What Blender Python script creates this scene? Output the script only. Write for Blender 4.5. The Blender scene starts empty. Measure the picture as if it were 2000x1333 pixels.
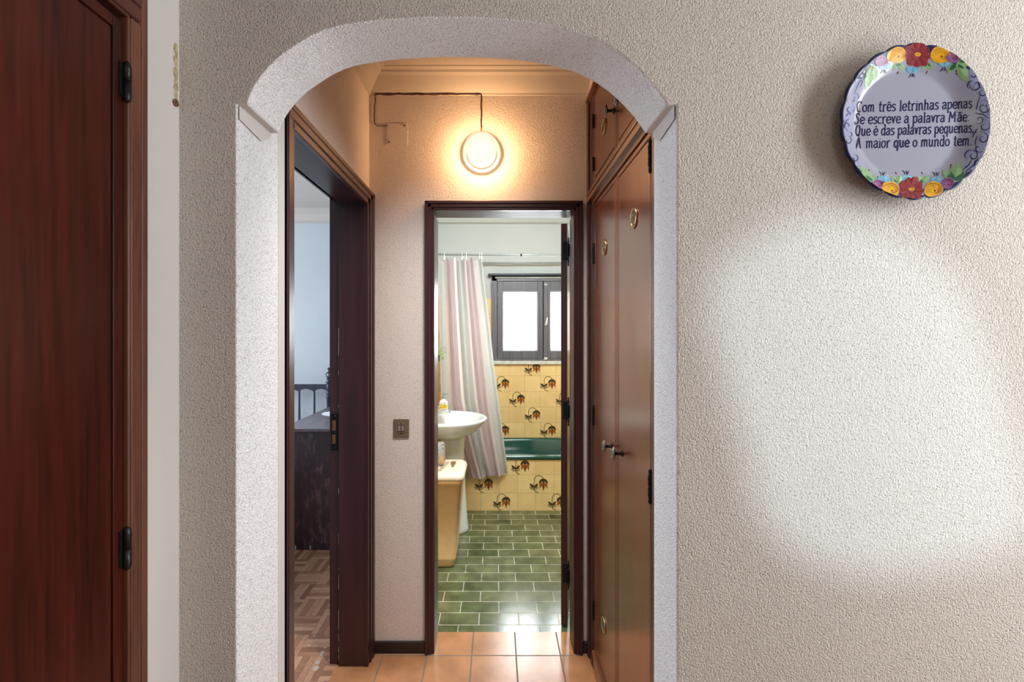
import bpy, bmesh, math, random
from mathutils import Vector, Matrix
random.seed(7)
S = bpy.context.scene
COL = S.collection
PI = math.pi

# ------------------------------------------------------------------ camera
F = 910.0                       # focal length in pixels of the 2000 px frame
VX, VY, H = 970.0, 650.0, 1.46  # vanishing point and eye height
cam = bpy.data.objects.new('camera', bpy.data.cameras.new('camera'))
COL.objects.link(cam)
cam.location = (0, 0, H)
cam.rotation_euler = (PI / 2, 0, 0)
cam.data.sensor_width = 36.0
cam.data.lens = F / 2000.0 * 36.0
cam.data.shift_x = (1000 - VX) / 2000.0
cam.data.shift_y = -(666.5 - VY) / 2000.0
cam.data.clip_start = 0.02
S.camera = cam

def P(px, py, d):
    return Vector(((px - VX) / F * d, d, H - (py - VY) / F * d))
def PX(px, d): return (px - VX) / F * d
def PZ(py, d): return H - (py - VY) / F * d

# ------------------------------------------------------------------ world, lights, exposure
S.view_settings.view_transform = 'Standard'
S.view_settings.look = 'None'
S.view_settings.gamma = 1.0
S.view_settings.use_curve_mapping = False
S.view_settings.exposure = 0.0
try:
    S.cycles.use_denoising = True
    S.cycles.denoiser = 'OPENIMAGEDENOISE'
    S.cycles.max_bounces = 10
    S.cycles.diffuse_bounces = 6
    S.cycles.sample_clamp_indirect = 6.0
    S.cycles.caustics_reflective = False
    S.cycles.caustics_refractive = False
except Exception:
    pass
W = bpy.data.worlds.new('daylight_sky')
S.world = W
W.use_nodes = True
W.node_tree.nodes['Background'].inputs[0].default_value = (0.86, 0.93, 1.0, 1)
W.node_tree.nodes['Background'].inputs[1].default_value = 1.6

def area(name, loc, target, sx, sy, power, color):
    l = bpy.data.lights.new(name, 'AREA')
    l.shape = 'RECTANGLE'; l.size = sx; l.size_y = sy; l.energy = power; l.color = color
    o = bpy.data.objects.new(name, l); COL.objects.link(o)
    o.location = loc
    d = Vector(target) - Vector(loc)
    o.rotation_euler = d.to_track_quat('-Z', 'Y').to_euler()
    return o
# daylight outside the bathroom window, the bedroom window, and the sitting room windows, plus added fill lamps
area('bathroom_daylight', (0.45, 5.15, 1.75), (0.45, 2.0, 1.2), 1.7, 1.5, 260, (0.93, 0.98, 1.0))
area('bathroom_added_fill', (0.20, 2.40, 2.50), (-0.10, 3.6, 0.4), 0.6, 0.4, 46, (0.88, 0.97, 1.0))  # unseen fill added above the door to brighten the bathroom
area('bedroom_daylight', (-3.55, 3.0, 1.65), (-0.7, 2.6, 1.2), 1.5, 1.5, 105, (0.76, 0.87, 1.0))
area('side_window_daylight', (2.40, 0.20, 1.60), (-0.6, 1.0, 1.55), 0.55, 1.8, 70, (0.95, 0.98, 1.0))
area('sitting_room_added_fill', (0.35, -1.3, 2.5), (0.35, 0.2, 1.2), 0.6, 0.6, 5, (0.95, 0.98, 1.0))  # added frontal fill behind the camera for the arch wall
hl = area('hall_added_fill', (0.05, 1.34, 2.55), (-0.30, 2.0, 0.35), 0.35, 0.35, 9, (1.0, 0.95, 0.91)); hl.data.spread = math.radians(85)  # unseen fill added to lift the lower hall walls and floor
sun = bpy.data.lights.new('sun', 'SUN')
sun.energy = 1.9; sun.angle = math.radians(2.0); sun.color = (0.68, 0.87, 1.0)
so = bpy.data.objects.new('sun', sun); COL.objects.link(so)
SUN = Vector((0.15, 1.0, -0.20))
so.location = (0, -6, 4)
so.rotation_euler = SUN.to_track_quat('-Z', 'Y').to_euler()

# ------------------------------------------------------------------ node helpers
class NT:
    def __init__(s, name):
        s.m = bpy.data.materials.new(name); s.m.use_nodes = True
        s.t = s.m.node_tree; s.n = s.t.nodes; s.b = s.n['Principled BSDF']; s.out = s.n['Material Output']
        s._c = None
    def link(s, a, b): s.t.links.new(a, b)
    def setin(s, sock, v):
        if hasattr(v, 'is_output'): s.link(v, sock)
        else: sock.default_value = v
    def coord(s):
        if s._c is None:
            s._c = s.n.new('ShaderNodeTexCoord')
        return s._c.outputs['Object']
    def uv(s):
        s.coord(); return s._c.outputs['UV']
    def mapping(s, v, scale=(1, 1, 1), loc=(0, 0, 0), rot=(0, 0, 0)):
        m = s.n.new('ShaderNodeMapping'); s.link(v, m.inputs['Vector'])
        m.inputs['Scale'].default_value = scale; m.inputs['Location'].default_value = loc; m.inputs['Rotation'].default_value = rot
        return m.outputs[0]
    def noise(s, v, scale, detail=2.0, rough=0.5, dist=0.0):
        n = s.n.new('ShaderNodeTexNoise'); s.link(v, n.inputs['Vector'])
        n.inputs['Scale'].default_value = scale; n.inputs['Detail'].default_value = detail
        n.inputs['Roughness'].default_value = rough; n.inputs['Distortion'].default_value = dist
        return n.outputs['Fac']
    def voronoi(s, v, scale, feature='F1'):
        n = s.n.new('ShaderNodeTexVoronoi'); n.feature = feature; s.link(v, n.inputs['Vector'])
        n.inputs['Scale'].default_value = scale
        return n.outputs['Distance']
    def ramp(s, f, stops, interp='LINEAR'):
        r = s.n.new('ShaderNodeValToRGB'); s.link(f, r.inputs[0]); r.color_ramp.interpolation = interp
        e = r.color_ramp.elements
        while len(e) < len(stops): e.new(0.5)
        for i, (p, c) in enumerate(stops):
            e[i].position = p
            e[i].color = (c, c, c, 1) if not hasattr(c, '__len__') else (*c, 1)
        return r.outputs[0]
    def math(s, op, a, b=0.0, c=0.0):
        n = s.n.new('ShaderNodeMath'); n.operation = op
        s.setin(n.inputs[0], a); s.setin(n.inputs[1], b); s.setin(n.inputs[2], c)
        return n.outputs[0]
    def mix(s, f, a, b, mode='MIX'):
        n = s.n.new('ShaderNodeMix'); n.data_type = 'RGBA'; n.blend_type = mode
        s.setin(n.inputs[0], f)
        s.setin(n.inputs[6], a if not isinstance(a, tuple) else (*a[:3], 1))
        s.setin(n.inputs[7], b if not isinstance(b, tuple) else (*b[:3], 1))
        return n.outputs[2]
    def sep(s, v):
        n = s.n.new('ShaderNodeSeparateXYZ'); s.link(v, n.inputs[0]); return n.outputs
    def comb(s, x, y, z=0.0):
        n = s.n.new('ShaderNodeCombineXYZ')
        s.setin(n.inputs[0], x); s.setin(n.inputs[1], y); s.setin(n.inputs[2], z)
        return n.outputs[0]
    def bump(s, h, strength=0.5, dist=0.002):
        n = s.n.new('ShaderNodeBump'); s.link(h, n.inputs['Height'])
        n.inputs['Strength'].default_value = strength; n.inputs['Distance'].default_value = dist
        s.link(n.outputs[0], s.b.inputs['Normal'])
    def base(s, v): s.setin(s.b.inputs['Base Color'], v if not isinstance(v, tuple) else (*v[:3], 1))
    def rough(s, v): s.setin(s.b.inputs['Roughness'], v)

def simple(name, col, rough=0.5, metal=0.0, spec=0.5, coat=0.0, var=0.06, scale=30):
    t = NT(name)
    n = t.noise(t.coord(), scale, 3)
    dark = tuple(max(0, c * (1 - var * 2)) for c in col); lite = tuple(min(1, c * (1 + var)) for c in col)
    t.base(t.ramp(n, [(0.3, dark), (0.7, lite)]))
    t.rough(rough); t.b.inputs['Metallic'].default_value = metal
    t.b.inputs['Specular IOR Level'].default_value = spec
    t.b.inputs['Coat Weight'].default_value = coat; t.b.inputs['Coat Roughness'].default_value = 0.12
    return t.m

def plaster(name, col, bump=1.0, scale=1.0, pit=0.35, dist=0.003, thr=(0.28, 0.36), ps=260):
    t = NT(name)
    c = t.coord()
    n1 = t.noise(c, 290 * scale, 2.0, 0.5, 0.4)
    n2 = t.noise(c, 150 * scale, 2.0, 0.5, 0.3)
    h = t.math('ADD', t.math('MULTIPLY', n1, 0.7), t.math('MULTIPLY', n2, 0.45))
    hs = t.ramp(h, [(0.40, 0.0), (0.60, 0.8), (0.72, 1.0)])
    big = t.noise(c, 2.2, 3)
    base = t.ramp(big, [(0.3, tuple(x * 0.95 for x in col)), (0.7, col)])
    n3 = t.noise(t.mapping(c, (1, 1, 0.7)), ps * scale, 1.5, 0.5, 0.3)
    pits = t.ramp(n3, [(thr[0], 1 - pit), (thr[1], 1.0)])  # dark specks put into the colour for shade and dirt in the pits
    t.base(t.mix(1.0, base, pits, 'MULTIPLY'))
    t.rough(0.75); t.b.inputs['Specular IOR Level'].default_value = 0.25
    t.bump(hs, bump, dist)
    return t.m

def wood(name, dark, lite, rough=0.28, axis='Z', coat=0.15, grain=1.0, streak=0.5, wear=None):
    t = NT(name)
    c = t.coord()
    sc = {'Z': (1, 1, 0.045), 'Y': (1, 0.045, 1), 'X': (0.045, 1, 1)}[axis]
    v = t.mapping(c, sc)
    n1 = t.noise(v, 26 * grain, 4, 0.6, 0.6)
    n2 = t.noise(v, 140 * grain, 3, 0.6)
    f = t.math('ADD', t.math('MULTIPLY', n1, 1 - streak * 0.5), t.math('MULTIPLY', n2, streak * 0.5))
    col = t.ramp(f, [(0.30, dark), (0.68, lite)])
    if wear:
        w1 = t.noise(t.mapping(c, (1, 1, 0.28)), 48, 4, 0.7)
        w2 = t.noise(c, 5.5, 2)
        m = t.math('MULTIPLY', t.ramp(w1, [(0.50, 0.0), (0.64, 0.9)]), t.ramp(w2, [(0.40, 0.0), (0.62, 1.0)]))
        col = t.mix(m, col, wear)
    t.base(col)
    t.rough(t.math('ADD', t.math('MULTIPLY', n2, 0.12), rough - 0.06))
    t.b.inputs['Coat Weight'].default_value = coat; t.b.inputs['Coat Roughness'].default_value = 0.22
    t.bump(n2, 0.08, 0.001)
    return t.m

def grid_mat(name, u, v, w, h, off, mortar, c1, c2, cm, rough, phase, var_scale=6, bump=0.5, rot=None, smooth=0.1, var=(.78, 1.12)):
    """tiles laid on the plane of two object axes u, v"""
    t = NT(name)
    s = t.sep(t.coord())
    ax = {'X': 0, 'Y': 1, 'Z': 2}
    vec = t.comb(t.math('SUBTRACT', s[ax[u]], phase[0]), t.math('SUBTRACT', s[ax[v]], phase[1]))
    b = t.n.new('ShaderNodeTexBrick'); t.link(vec, b.inputs['Vector'])
    b.offset = off; b.squash = 1.0; b.offset_frequency = 2
    b.inputs['Color1'].default_value = (*c1, 1); b.inputs['Color2'].default_value = (*c2, 1)
    b.inputs['Mortar'].default_value = (*cm, 1)
    b.inputs['Scale'].default_value = 1.0; b.inputs['Mortar Size'].default_value = mortar
    b.inputs['Mortar Smooth'].default_value = smooth; b.inputs['Bias'].default_value = 0.0
    b.inputs['Brick Width'].default_value = w; b.inputs['Row Height'].default_value = h
    n = t.noise(t.coord(), var_scale, 3)
    mot = t.ramp(n, [(0.3, var[0]), (0.7, var[1])])
    t.base(t.mix(1.0, b.outputs['Color'], mot, 'MULTIPLY'))
    t.rough(t.math('ADD', t.math('MULTIPLY', b.outputs['Fac'], 0.5), rough))
    hh = t.math('ADD', t.math('SUBTRACT', 1.0, b.outputs['Fac']), t.math('MULTIPLY', t.noise(t.coord(), 14, 2), 0.35))
    t.bump(hh, bump, 0.002)
    return t.m

# ------------------------------------------------------------------ materials
M = {}
M['wall'] = plaster('sand_stucco', (0.60, 0.56, 0.512), 0.62, 1.0, 0.45, thr=(0.32, 0.42), ps=300)
M['wall_white'] = plaster('white_stucco', (0.90, 0.92, 0.94), 0.8, 1.0, 0.42, thr=(0.32, 0.44), ps=310)
M['wall_smooth'] = plaster('smooth_plaster', (0.62, 0.60, 0.58), 0.12, 1.0, 0.05)
M['hall'] = plaster('hall_stucco', (0.78, 0.69, 0.64), 0.45)
M['bath_white'] = simple('bathroom_white_paint', (0.60, 0.625, 0.605), 0.6, var=0.02, scale=3)
M['bed_wall'] = plaster('bedroom_plaster', (0.53, 0.56, 0.585), 0.25)
M['ceiling'] = simple('ceiling_paint', (0.52, 0.47, 0.42), 0.7, var=0.02, scale=4)
M['frame'] = wood('dark_frame_wood', (0.018, 0.005, 0.007), (0.058, 0.014, 0.017), 0.34)
M['frame_h'] = wood('dark_frame_wood_level', (0.018, 0.005, 0.007), (0.058, 0.014, 0.017), 0.34, 'Y')
M['frame_x'] = wood('dark_frame_wood_cross', (0.018, 0.005, 0.007), (0.058, 0.014, 0.017), 0.34, 'X')
M['frame_rough'] = wood('dry_lintel_wood', (0.030, 0.022, 0.024), (0.085, 0.06, 0.06), 0.52, 'X', 0.0, 1.0, 0.9)
M['mahog'] = wood('mahogany_panel', (0.007, 0.0016, 0.0016), (0.088, 0.0125, 0.006), 0.36, 'Z', 0.15, 0.7, 0.8)
M['mahog'].node_tree.nodes['Principled BSDF'].inputs['Specular IOR Level'].default_value = 0.3
M['mahog_frame'] = wood('mahogany_frame', (0.055, 0.017, 0.010), (0.17, 0.062, 0.034), 0.35, 'Z', 0.3, 1.2, 0.9)
M['mahog_h'] = wood('mahogany_rail', (0.04, 0.012, 0.009), (0.12, 0.036, 0.024), 0.35, 'Y', 0.3, 1.2, 0.9)
M['cup'] = wood('cupboard_veneer', (0.075, 0.018, 0.008), (0.21, 0.056, 0.025), 0.24, 'Z', 0.35, 0.8, 0.6)
M['cup_h'] = wood('cupboard_rail', (0.085, 0.026, 0.014), (0.20, 0.070, 0.034), 0.22, 'Y', 0.6, 1.0, 0.6)
M['black'] = simple('black_shadow_gap', (0.01, 0.008, 0.008), 0.8)
M['iron'] = simple('dark_iron', (0.035, 0.036, 0.034), 0.42, 0.8, var=0.25, scale=200)
M['blackiron'] = simple('black_iron', (0.010, 0.012, 0.014), 0.4, 0.6, var=0.25, scale=200)
M['pewter'] = simple('pewter', (0.30, 0.30, 0.29), 0.3, 0.95, var=0.3, scale=300)
M['brass'] = simple('worn_brass', (0.48, 0.36, 0.22), 0.3, 0.95, var=0.2, scale=150)
M['mesh'] = simple('grille_mesh', (0.14, 0.12, 0.09), 0.5, 0.6, var=0.4, scale=500)
M['chrome'] = simple('chrome', (0.75, 0.77, 0.78), 0.1, 1.0, var=0.02)
M['ceramic'] = simple('white_ceramic', (0.78, 0.85, 0.87), 0.08, 0, 0.5, 0.5, var=0.01)
M['white'] = simple('white_plastic', (0.82, 0.82, 0.80), 0.35, var=0.02)
M['green'] = simple('green_enamel', (0.012, 0.085, 0.060), 0.10, 0, 0.5, 0.5, var=0.05)
M['marble'] = simple('marble_sill', (0.70, 0.70, 0.67), 0.3, var=0.12, scale=25)
M['winframe'] = wood('window_frame_wood', (0.075, 0.075, 0.092), (0.15, 0.145, 0.17), 0.4, 'Z', 0.2)
M['skirt'] = simple('black_brown_skirting', (0.022, 0.014, 0.013), 0.3, var=0.2)
M['terra'] = grid_mat('terracotta_tile', 'X', 'Y', 0.2005, 0.2, 0.0, 0.0035, (0.50, 0.245, 0.115), (0.43, 0.20, 0.092), (0.20, 0.15, 0.11), 0.24, (-0.1125, 0.104), 9)
M['greenfloor'] = grid_mat('green_floor_tile', 'X', 'Y', 0.202, 0.101, 0.5, 0.0028, (0.085, 0.112, 0.045), (0.155, 0.172, 0.085), (0.46, 0.46, 0.37), 0.17, (0.0115, 2.3245), 11, var=(.58, 1.22))
M['tile'] = grid_mat('honey_wall_tile', 'X', 'Z', 0.15, 0.15, 0.0, 0.0012, (0.90, 0.68, 0.32), (0.84, 0.61, 0.27), (0.42, 0.28, 0.12), 0.12, (0.120, -0.007), 9, 0.25, var=(.92, 1.03))
M['tile_side'] = grid_mat('honey_side_tile', 'Y', 'Z', 0.15, 0.15, 0.0, 0.0012, (0.90, 0.68, 0.32), (0.84, 0.61, 0.27), (0.42, 0.28, 0.12), 0.12, (0.120, -0.007), 9, 0.25, var=(.92, 1.03))
M['f_stem'] = simple('tile_print_umber', (0.075, 0.045, 0.018), 0.2)
M['f_petal'] = simple('tile_print_orange', (0.42, 0.135, 0.022), 0.2, var=0.15, scale=120)
M['f_leaf'] = simple('tile_print_pale_leaf', (0.52, 0.40, 0.17), 0.2)
M['hamper'] = simple('beige_plastic', (0.84, 0.56, 0.27), 0.4, var=0.03)
M['hamper_lid'] = simple('cream_plastic', (0.86, 0.74, 0.58), 0.35, var=0.02)
M['slot'] = simple('lid_openings', (0.22, 0.12, 0.05), 0.6)
M['leaf'] = simple('plant_leaf', (0.20, 0.36, 0.10), 0.4, var=0.35, scale=60)
M['leaf2'] = simple('plant_leaf_pale', (0.52, 0.66, 0.38), 0.4, var=0.2, scale=60)
M['label'] = simple('yellow_sticker', (0.85, 0.58, 0.02), 0.5)
M['labeltxt'] = simple('sticker_print', (0.25, 0.13, 0.02), 0.5)
M['switch'] = simple('taupe_plastic', (0.165, 0.118, 0.078), 0.35, var=0.03)
M['rocker'] = simple('pale_taupe_plastic', (0.27, 0.22, 0.17), 0.3, var=0.03)
M['cable'] = simple('flaking_brown_cable', (0.10, 0.045, 0.025), 0.6, var=0.4, scale=80)
M['rodgrey'] = simple('grey_metal_rail', (0.34, 0.37, 0.36), 0.35, 0.3)
M['glue'] = simple('yellow_glue', (0.50, 0.42, 0.25), 0.5, var=0.25, scale=120)
M['rust'] = simple('rusty_plug', (0.20, 0.085, 0.025), 0.6, var=0.4, scale=300)
M['lace'] = simple('white_lace', (0.85, 0.86, 0.86), 0.9, var=0.06, scale=250)
M['linen'] = simple('white_bed_linen', (0.80, 0.81, 0.83), 0.9)
M['dresser'] = wood('worn_dresser_wood', (0.018, 0.010, 0.014), (0.040, 0.020, 0.026), 0.42, 'Z', 0.15, 1.0, 0.5, (0.165, 0.085, 0.09))
M['dresser_top'] = wood('worn_dresser_top', (0.03, 0.022, 0.030), (0.19, 0.14, 0.16), 0.30, 'Y', 0.4, 1.6, 1.0)
M['bedwood'] = wood('dark_bed_wood', (0.010, 0.012, 0.024), (0.030, 0.034, 0.058), 0.4, 'Z', 0.08)
M['paint_chip'] = simple('bare_wood_chip', (0.62, 0.56, 0.50), 0.7)
M['putty'] = simple('white_paint_drop', (0.46, 0.38, 0.33), 0.6)
# plate glazes
M['glaze'] = simple('bluish_white_glaze', (0.295, 0.305, 0.39), 0.25, 0, 0.35, 0.12, var=0.02, scale=10)
for k, c in dict(navy=(0.010, 0.016, 0.070), ink=(0.014, 0.014, 0.060), red=(0.25, 0.022, 0.030), redd=(0.14, 0.012, 0.020), yellow=(0.72, 0.36, 0.018),
                 amber=(0.55, 0.22, 0.01), purple=(0.27, 0.105, 0.26), blue=(0.13, 0.36, 0.52), bluel=(0.26, 0.50, 0.66), lgreen=(0.24, 0.40, 0.20),
                 dgreen=(0.035, 0.13, 0.065), lilac=(0.26, 0.29, 0.47), white=(0.75, 0.76, 0.82)).items():
    M['g_' + k] = simple('glaze_' + k, c, 0.30, 0, 0.22, 0.04, var=0.10, scale=90)

M['g_ink'].node_tree.nodes['Principled BSDF'].inputs['Specular IOR Level'].default_value = 0.06

# parquet
t = NT('mosaic_parquet')
s = t.sep(t.coord()); b_ = 0.15
bx = t.math('FLOOR', t.math('DIVIDE', s[0], b_)); by = t.math('FLOOR', t.math('DIVIDE', s[1], b_))
par = t.math('MODULO', t.math('ABSOLUTE', t.math('ADD', bx, by)), 2.0)
tt = t.math('ADD', t.math('MULTIPLY', s[0], par), t.math('MULTIPLY', s[1], t.math('SUBTRACT', 1.0, par)))
st = t.math('DIVIDE', tt, b_ / 5)
wn = t.n.new('ShaderNodeTexWhiteNoise'); wn.noise_dimensions = '3D'
t.link(t.comb(t.math('FLOOR', st), bx, by), wn.inputs['Vector'])
gr = t.noise(t.coord(), 45, 4, 0.65, 1.0)
f = t.math('ADD', t.math('MULTIPLY', wn.outputs['Value'], 0.55), t.math('MULTIPLY', gr, 0.45))
colr = t.ramp(f, [(0.15, (0.21, 0.095, 0.052)), (0.5, (0.38, 0.195, 0.115)), (0.85, (0.56, 0.33, 0.21))])
edge = t.ramp(t.math('FRACT', st), [(0.0, 0.35), (0.06, 1.0), (0.94, 1.0), (1.0, 0.35)])
t.base(t.mix(1.0, colr, edge, 'MULTIPLY')); t.rough(0.38); M['parquet'] = t.m

# chevron curtain cloth
t = NT('chevron_curtain_cloth')
u, v, _ = t.sep(t.uv())
tri = t.math('ABSOLUTE', t.math('SUBTRACT', t.math('FRACT', t.math('DIVIDE', u, 0.062)), 0.5))
ph = t.math('FRACT', t.math('DIVIDE', t.math('ADD', v, t.math('MULTIPLY', tri, 0.07)), 0.0125))
stripe = t.ramp(ph, [(0.0, 0.0), (0.42, 0.0), (0.5, 1.0), (0.92, 1.0), (1.0, 0.0)])
band = t.math('FRACT', t.math('DIVIDE', u, 0.47))
dark = t.ramp(band, [(0.0, (0.27, 0.275, 0.27)), (0.30, (0.70, 0.58, 0.59)), (0.44, (0.32, 0.215, 0.225)), (0.76, (0.80, 0.73, 0.72)), (0.88, (0.30, 0.25, 0.24))], 'CONSTANT')
lite = t.ramp(band, [(0.0, (0.77, 0.78, 0.765)), (0.30, (0.72, 0.60, 0.61)), (0.44, (0.68, 0.575, 0.58)), (0.76, (0.82, 0.75, 0.74)), (0.88, (0.80, 0.77, 0.73))], 'CONSTANT')
cc = t.mix(stripe, dark, lite)
t.base(cc); t.rough(0.8)
tr = t.n.new('ShaderNodeBsdfTranslucent'); t.link(cc, tr.inputs[0])
mx = t.n.new('ShaderNodeMixShader'); mx.inputs[0].default_value = 0.38
t.link(t.b.outputs[0], mx.inputs[1]); t.link(tr.outputs[0], mx.inputs[2]); t.link(mx.outputs[0], t.out.inputs[0])
M['curtain'] = t.m

# window glass: clear pane with a faint reflection
t = NT('window_glass')
g = t.n.new('ShaderNodeBsdfTransparent'); g.inputs[0].default_value = (0.97, 0.98, 0.98, 1)
gl = t.n.new('ShaderNodeBsdfGlossy'); gl.inputs['Roughness'].default_value = 0.05
mx = t.n.new('ShaderNodeMixShader'); mx.inputs[0].default_value = 0.06
t.link(g.outputs[0], mx.inputs[1]); t.link(gl.outputs[0], mx.inputs[2]); t.link(mx.outputs[0], t.out.inputs[0])
M['glass'] = t.m

# lit lamp glass
t = NT('lit_ribbed_glass')
s = t.sep(t.coord())
e = t.n.new('ShaderNodeEmission')
zz = t.math('MULTIPLY', t.math('ADD', s[2], 0.085), 1 / 0.17)
yy = t.math('MULTIPLY', t.math('ABSOLUTE', s[1]), 1 / 0.115)      # 0 at the base ring, 1 at the front of the dome
rib = t.math('MULTIPLY', t.math('SINE', t.math('MULTIPLY', t.math('ADD', s[0], s[2]), 900.0)), t.math('SINE', t.math('MULTIPLY', t.math('SUBTRACT', s[0], s[2]), 900.0)))
gl_ = t.math('ADD', t.math('MULTIPLY', yy, 0.85), t.math('MULTIPLY', t.math('SUBTRACT', 1.0, zz), 0.35))
gl_ = t.math('ADD', gl_, t.math('MULTIPLY', rib, 0.06))
colr = t.ramp(gl_, [(0.08, (1.0, 0.55, 0.22)), (0.35, (1.0, 0.72, 0.46)), (0.8, (1.0, 0.80, 0.60)), (1.0, (1.0, 0.88, 0.72))])
t.link(colr, e.inputs[0])
t.link(t.math('MULTIPLY', t.ramp(gl_, [(0.08, 0.62), (0.4, 0.75), (1.0, 1.0)]), t.ramp(t.math('MULTIPLY', t.math('ABSOLUTE', s[1]), 1 / 0.12), [(0.0, (4.0, 4.0, 4.0)), (0.24, (3.2, 3.2, 3.2)), (0.34, (1.3, 1.3, 1.3))])), e.inputs[1])
g = t.n.new('ShaderNodeBsdfTransparent'); g.inputs[0].default_value = (1.0, 0.93, 0.82, 1)
mx = t.n.new('ShaderNodeMixShader')
dep = t.math('ABSOLUTE', s[1])
t.link(t.ramp(t.math('MULTIPLY', dep, 1 / 0.12), [(0.11, 1.0), (0.16, 0.3), (0.60, 0.3), (0.70, 1.0)]), mx.inputs[0])
t.link(g.outputs[0], mx.inputs[1]); t.link(e.outputs[0], mx.inputs[2]); t.link(mx.outputs[0], t.out.inputs[0])
M['lampglass'] = t.m

# black and white patterned box
t = NT('zebra_print')
w_ = t.n.new('ShaderNodeTexWave'); w_.inputs['Scale'].default_value = 48; w_.inputs['Distortion'].default_value = 9; w_.inputs['Detail'].default_value = 1.5
t.link(t.mapping(t.coord(), (1, 1, 1), rot=(0.5, 0.6, 0.4)), w_.inputs['Vector'])
t.base(t.mix(t.ramp(t.noise(t.coord(), 14, 1), [(0.56, 0.0), (0.60, 1.0)]),
             t.ramp(w_.outputs['Fac'], [(0.42, (0.012, 0.012, 0.014)), (0.58, (0.72, 0.72, 0.68))]), (0.60, 0.42, 0.20)))
t.rough(0.4); M['zebra'] = t.m

# ------------------------------------------------------------------ mesh helpers
class MB:
    def __init__(s): s.bm = bmesh.new(); s.mi = 0; s.uvs = None
    def face(s, pts, mi=None, smooth=False):
        vs = [s.bm.verts.new(p) for p in pts]
        try: f = s.bm.faces.new(vs)
        except ValueError: return None
        f.material_index = s.mi if mi is None else mi; f.smooth = smooth
        return f
    def box(s, x0, x1, y0, y1, z0, z1, mi=None):
        if x0 > x1: x0, x1 = x1, x0
        if y0 > y1: y0, y1 = y1, y0
        if z0 > z1: z0, z1 = z1, z0
        v = [s.bm.verts.new((x, y, z)) for x in (x0, x1) for y in (y0, y1) for z in (z0, z1)]
        for q in ((0, 1, 3, 2), (4, 6, 7, 5), (0, 4, 5, 1), (2, 3, 7, 6), (0, 2, 6, 4), (1, 5, 7, 3)):
            f = s.bm.faces.new([v[i] for i in q]); f.material_index = s.mi if mi is None else mi
        return s
    def rings(s, rings, cap0=True, cap1=True, smooth=True, mi=None, closed=True):
        m = s.mi if mi is None else mi
        R = [[s.bm.verts.new(p) for p in r] for r in rings]
        n = len(R[0])
        for a, b in zip(R, R[1:]):
            for i in range(n if closed else n - 1):
                j = (i + 1) % n
                f = s.bm.faces.new((a[i], a[j], b[j], b[i])); f.smooth = smooth; f.material_index = m
        if cap0: f = s.bm.faces.new(R[0][::-1]); f.material_index = m
        if cap1: f = s.bm.faces.new(R[-1]); f.material_index = m
        return s
    def lathe(s, prof, c, axis='Z', n=40, mi=None, cap0=True, cap1=True, sx=1, sy=1, smooth=True):
        """prof: (radius, height) list"""
        out = []
        for r, h in prof:
            ring = []
            for i in range(n):
                a = 2 * PI * i / n; x, y = r * math.cos(a) * sx, r * math.sin(a) * sy
                p = {'Z': (x, y, h), 'Y': (x, h, y), 'X': (h, x, y)}[axis]
                ring.append(Vector(c) + Vector(p))
            out.append(ring)
        return s.rings(out, cap0, cap1, smooth, mi)
    def tube(s, pts, r, n=10, mi=None, smooth=True):
        pts = [Vector(p) for p in pts]
        rs = r if hasattr(r, '__len__') else [r] * len(pts)
        up = Vector((0, 0, 1)); out = []
        for i, p in enumerate(pts):
            d = (pts[min(i + 1, len(pts) - 1)] - pts[max(i - 1, 0)]).normalized()
            a = d.cross(up if abs(d.z) < 0.95 else Vector((1, 0, 0))).normalized(); b = d.cross(a)
            out.append([p + (a * math.cos(2 * PI * k / n) + b * math.sin(2 * PI * k / n)) * rs[i] for k in range(n)])
        return s.rings(out, True, True, smooth, mi)
    def prism(s, pts2, axis, a0, a1, mi=None):
        """pts2 polygon in the plane across axis, extruded from a0 to a1"""
        def q(p, a): return {'X': (a, p[0], p[1]), 'Y': (p[0], a, p[1]), 'Z': (p[0], p[1], a)}[axis]
        return s.rings([[q(p, a0) for p in pts2], [q(p, a1) for p in pts2]], True, True, False, mi)
    def build(s, name, mats, parent=None, bevel=0, seg=2, sub=0, origin=None):
        bmesh.ops.recalc_face_normals(s.bm, faces=s.bm.faces)
        off = Vector((0, 0, 0))
        q = parent
        while q is not None:
            off += Vector(q.location); q = q.parent
        o_off = off if origin is None else Vector(origin)
        bmesh.ops.translate(s.bm, verts=s.bm.verts, vec=-o_off)
        me = bpy.data.meshes.new(name); s.bm.to_mesh(me); s.bm.free()
        for m in (mats if isinstance(mats, (list, tuple)) else [mats]): me.materials.append(m)
        o = bpy.data.objects.new(name, me); COL.objects.link(o)
        if parent is not None: o.parent = parent
        if origin is not None: o.location = o_off - off
        if bevel:
            b = o.modifiers.new('bevel', 'BEVEL'); b.width = bevel; b.segments = seg; b.limit_method = 'ANGLE'; b.angle_limit = math.radians(40)
            if hasattr(b, 'harden_normals'): b.harden_normals = False
        if sub:
            m = o.modifiers.new('subsurf', 'SUBSURF'); m.levels = sub; m.render_levels = sub
        return o

def tag(o, label, cat, group=None):
    o['label'] = label; o['category'] = cat
    if group: o['group'] = group
    return o
def thing(name, label, cat, loc, group=None):
    o = bpy.data.objects.new(name, None); COL.objects.link(o); o.location = loc; o.empty_display_size = 0.05
    return tag(o, label, cat, group)
def struct(o): o['kind'] = 'structure'; return o
def struct_root(name, loc=(0, 0, 0)):
    o = bpy.data.objects.new(name, None); COL.objects.link(o); o.location = loc; o['kind'] = 'structure'; return o

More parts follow.
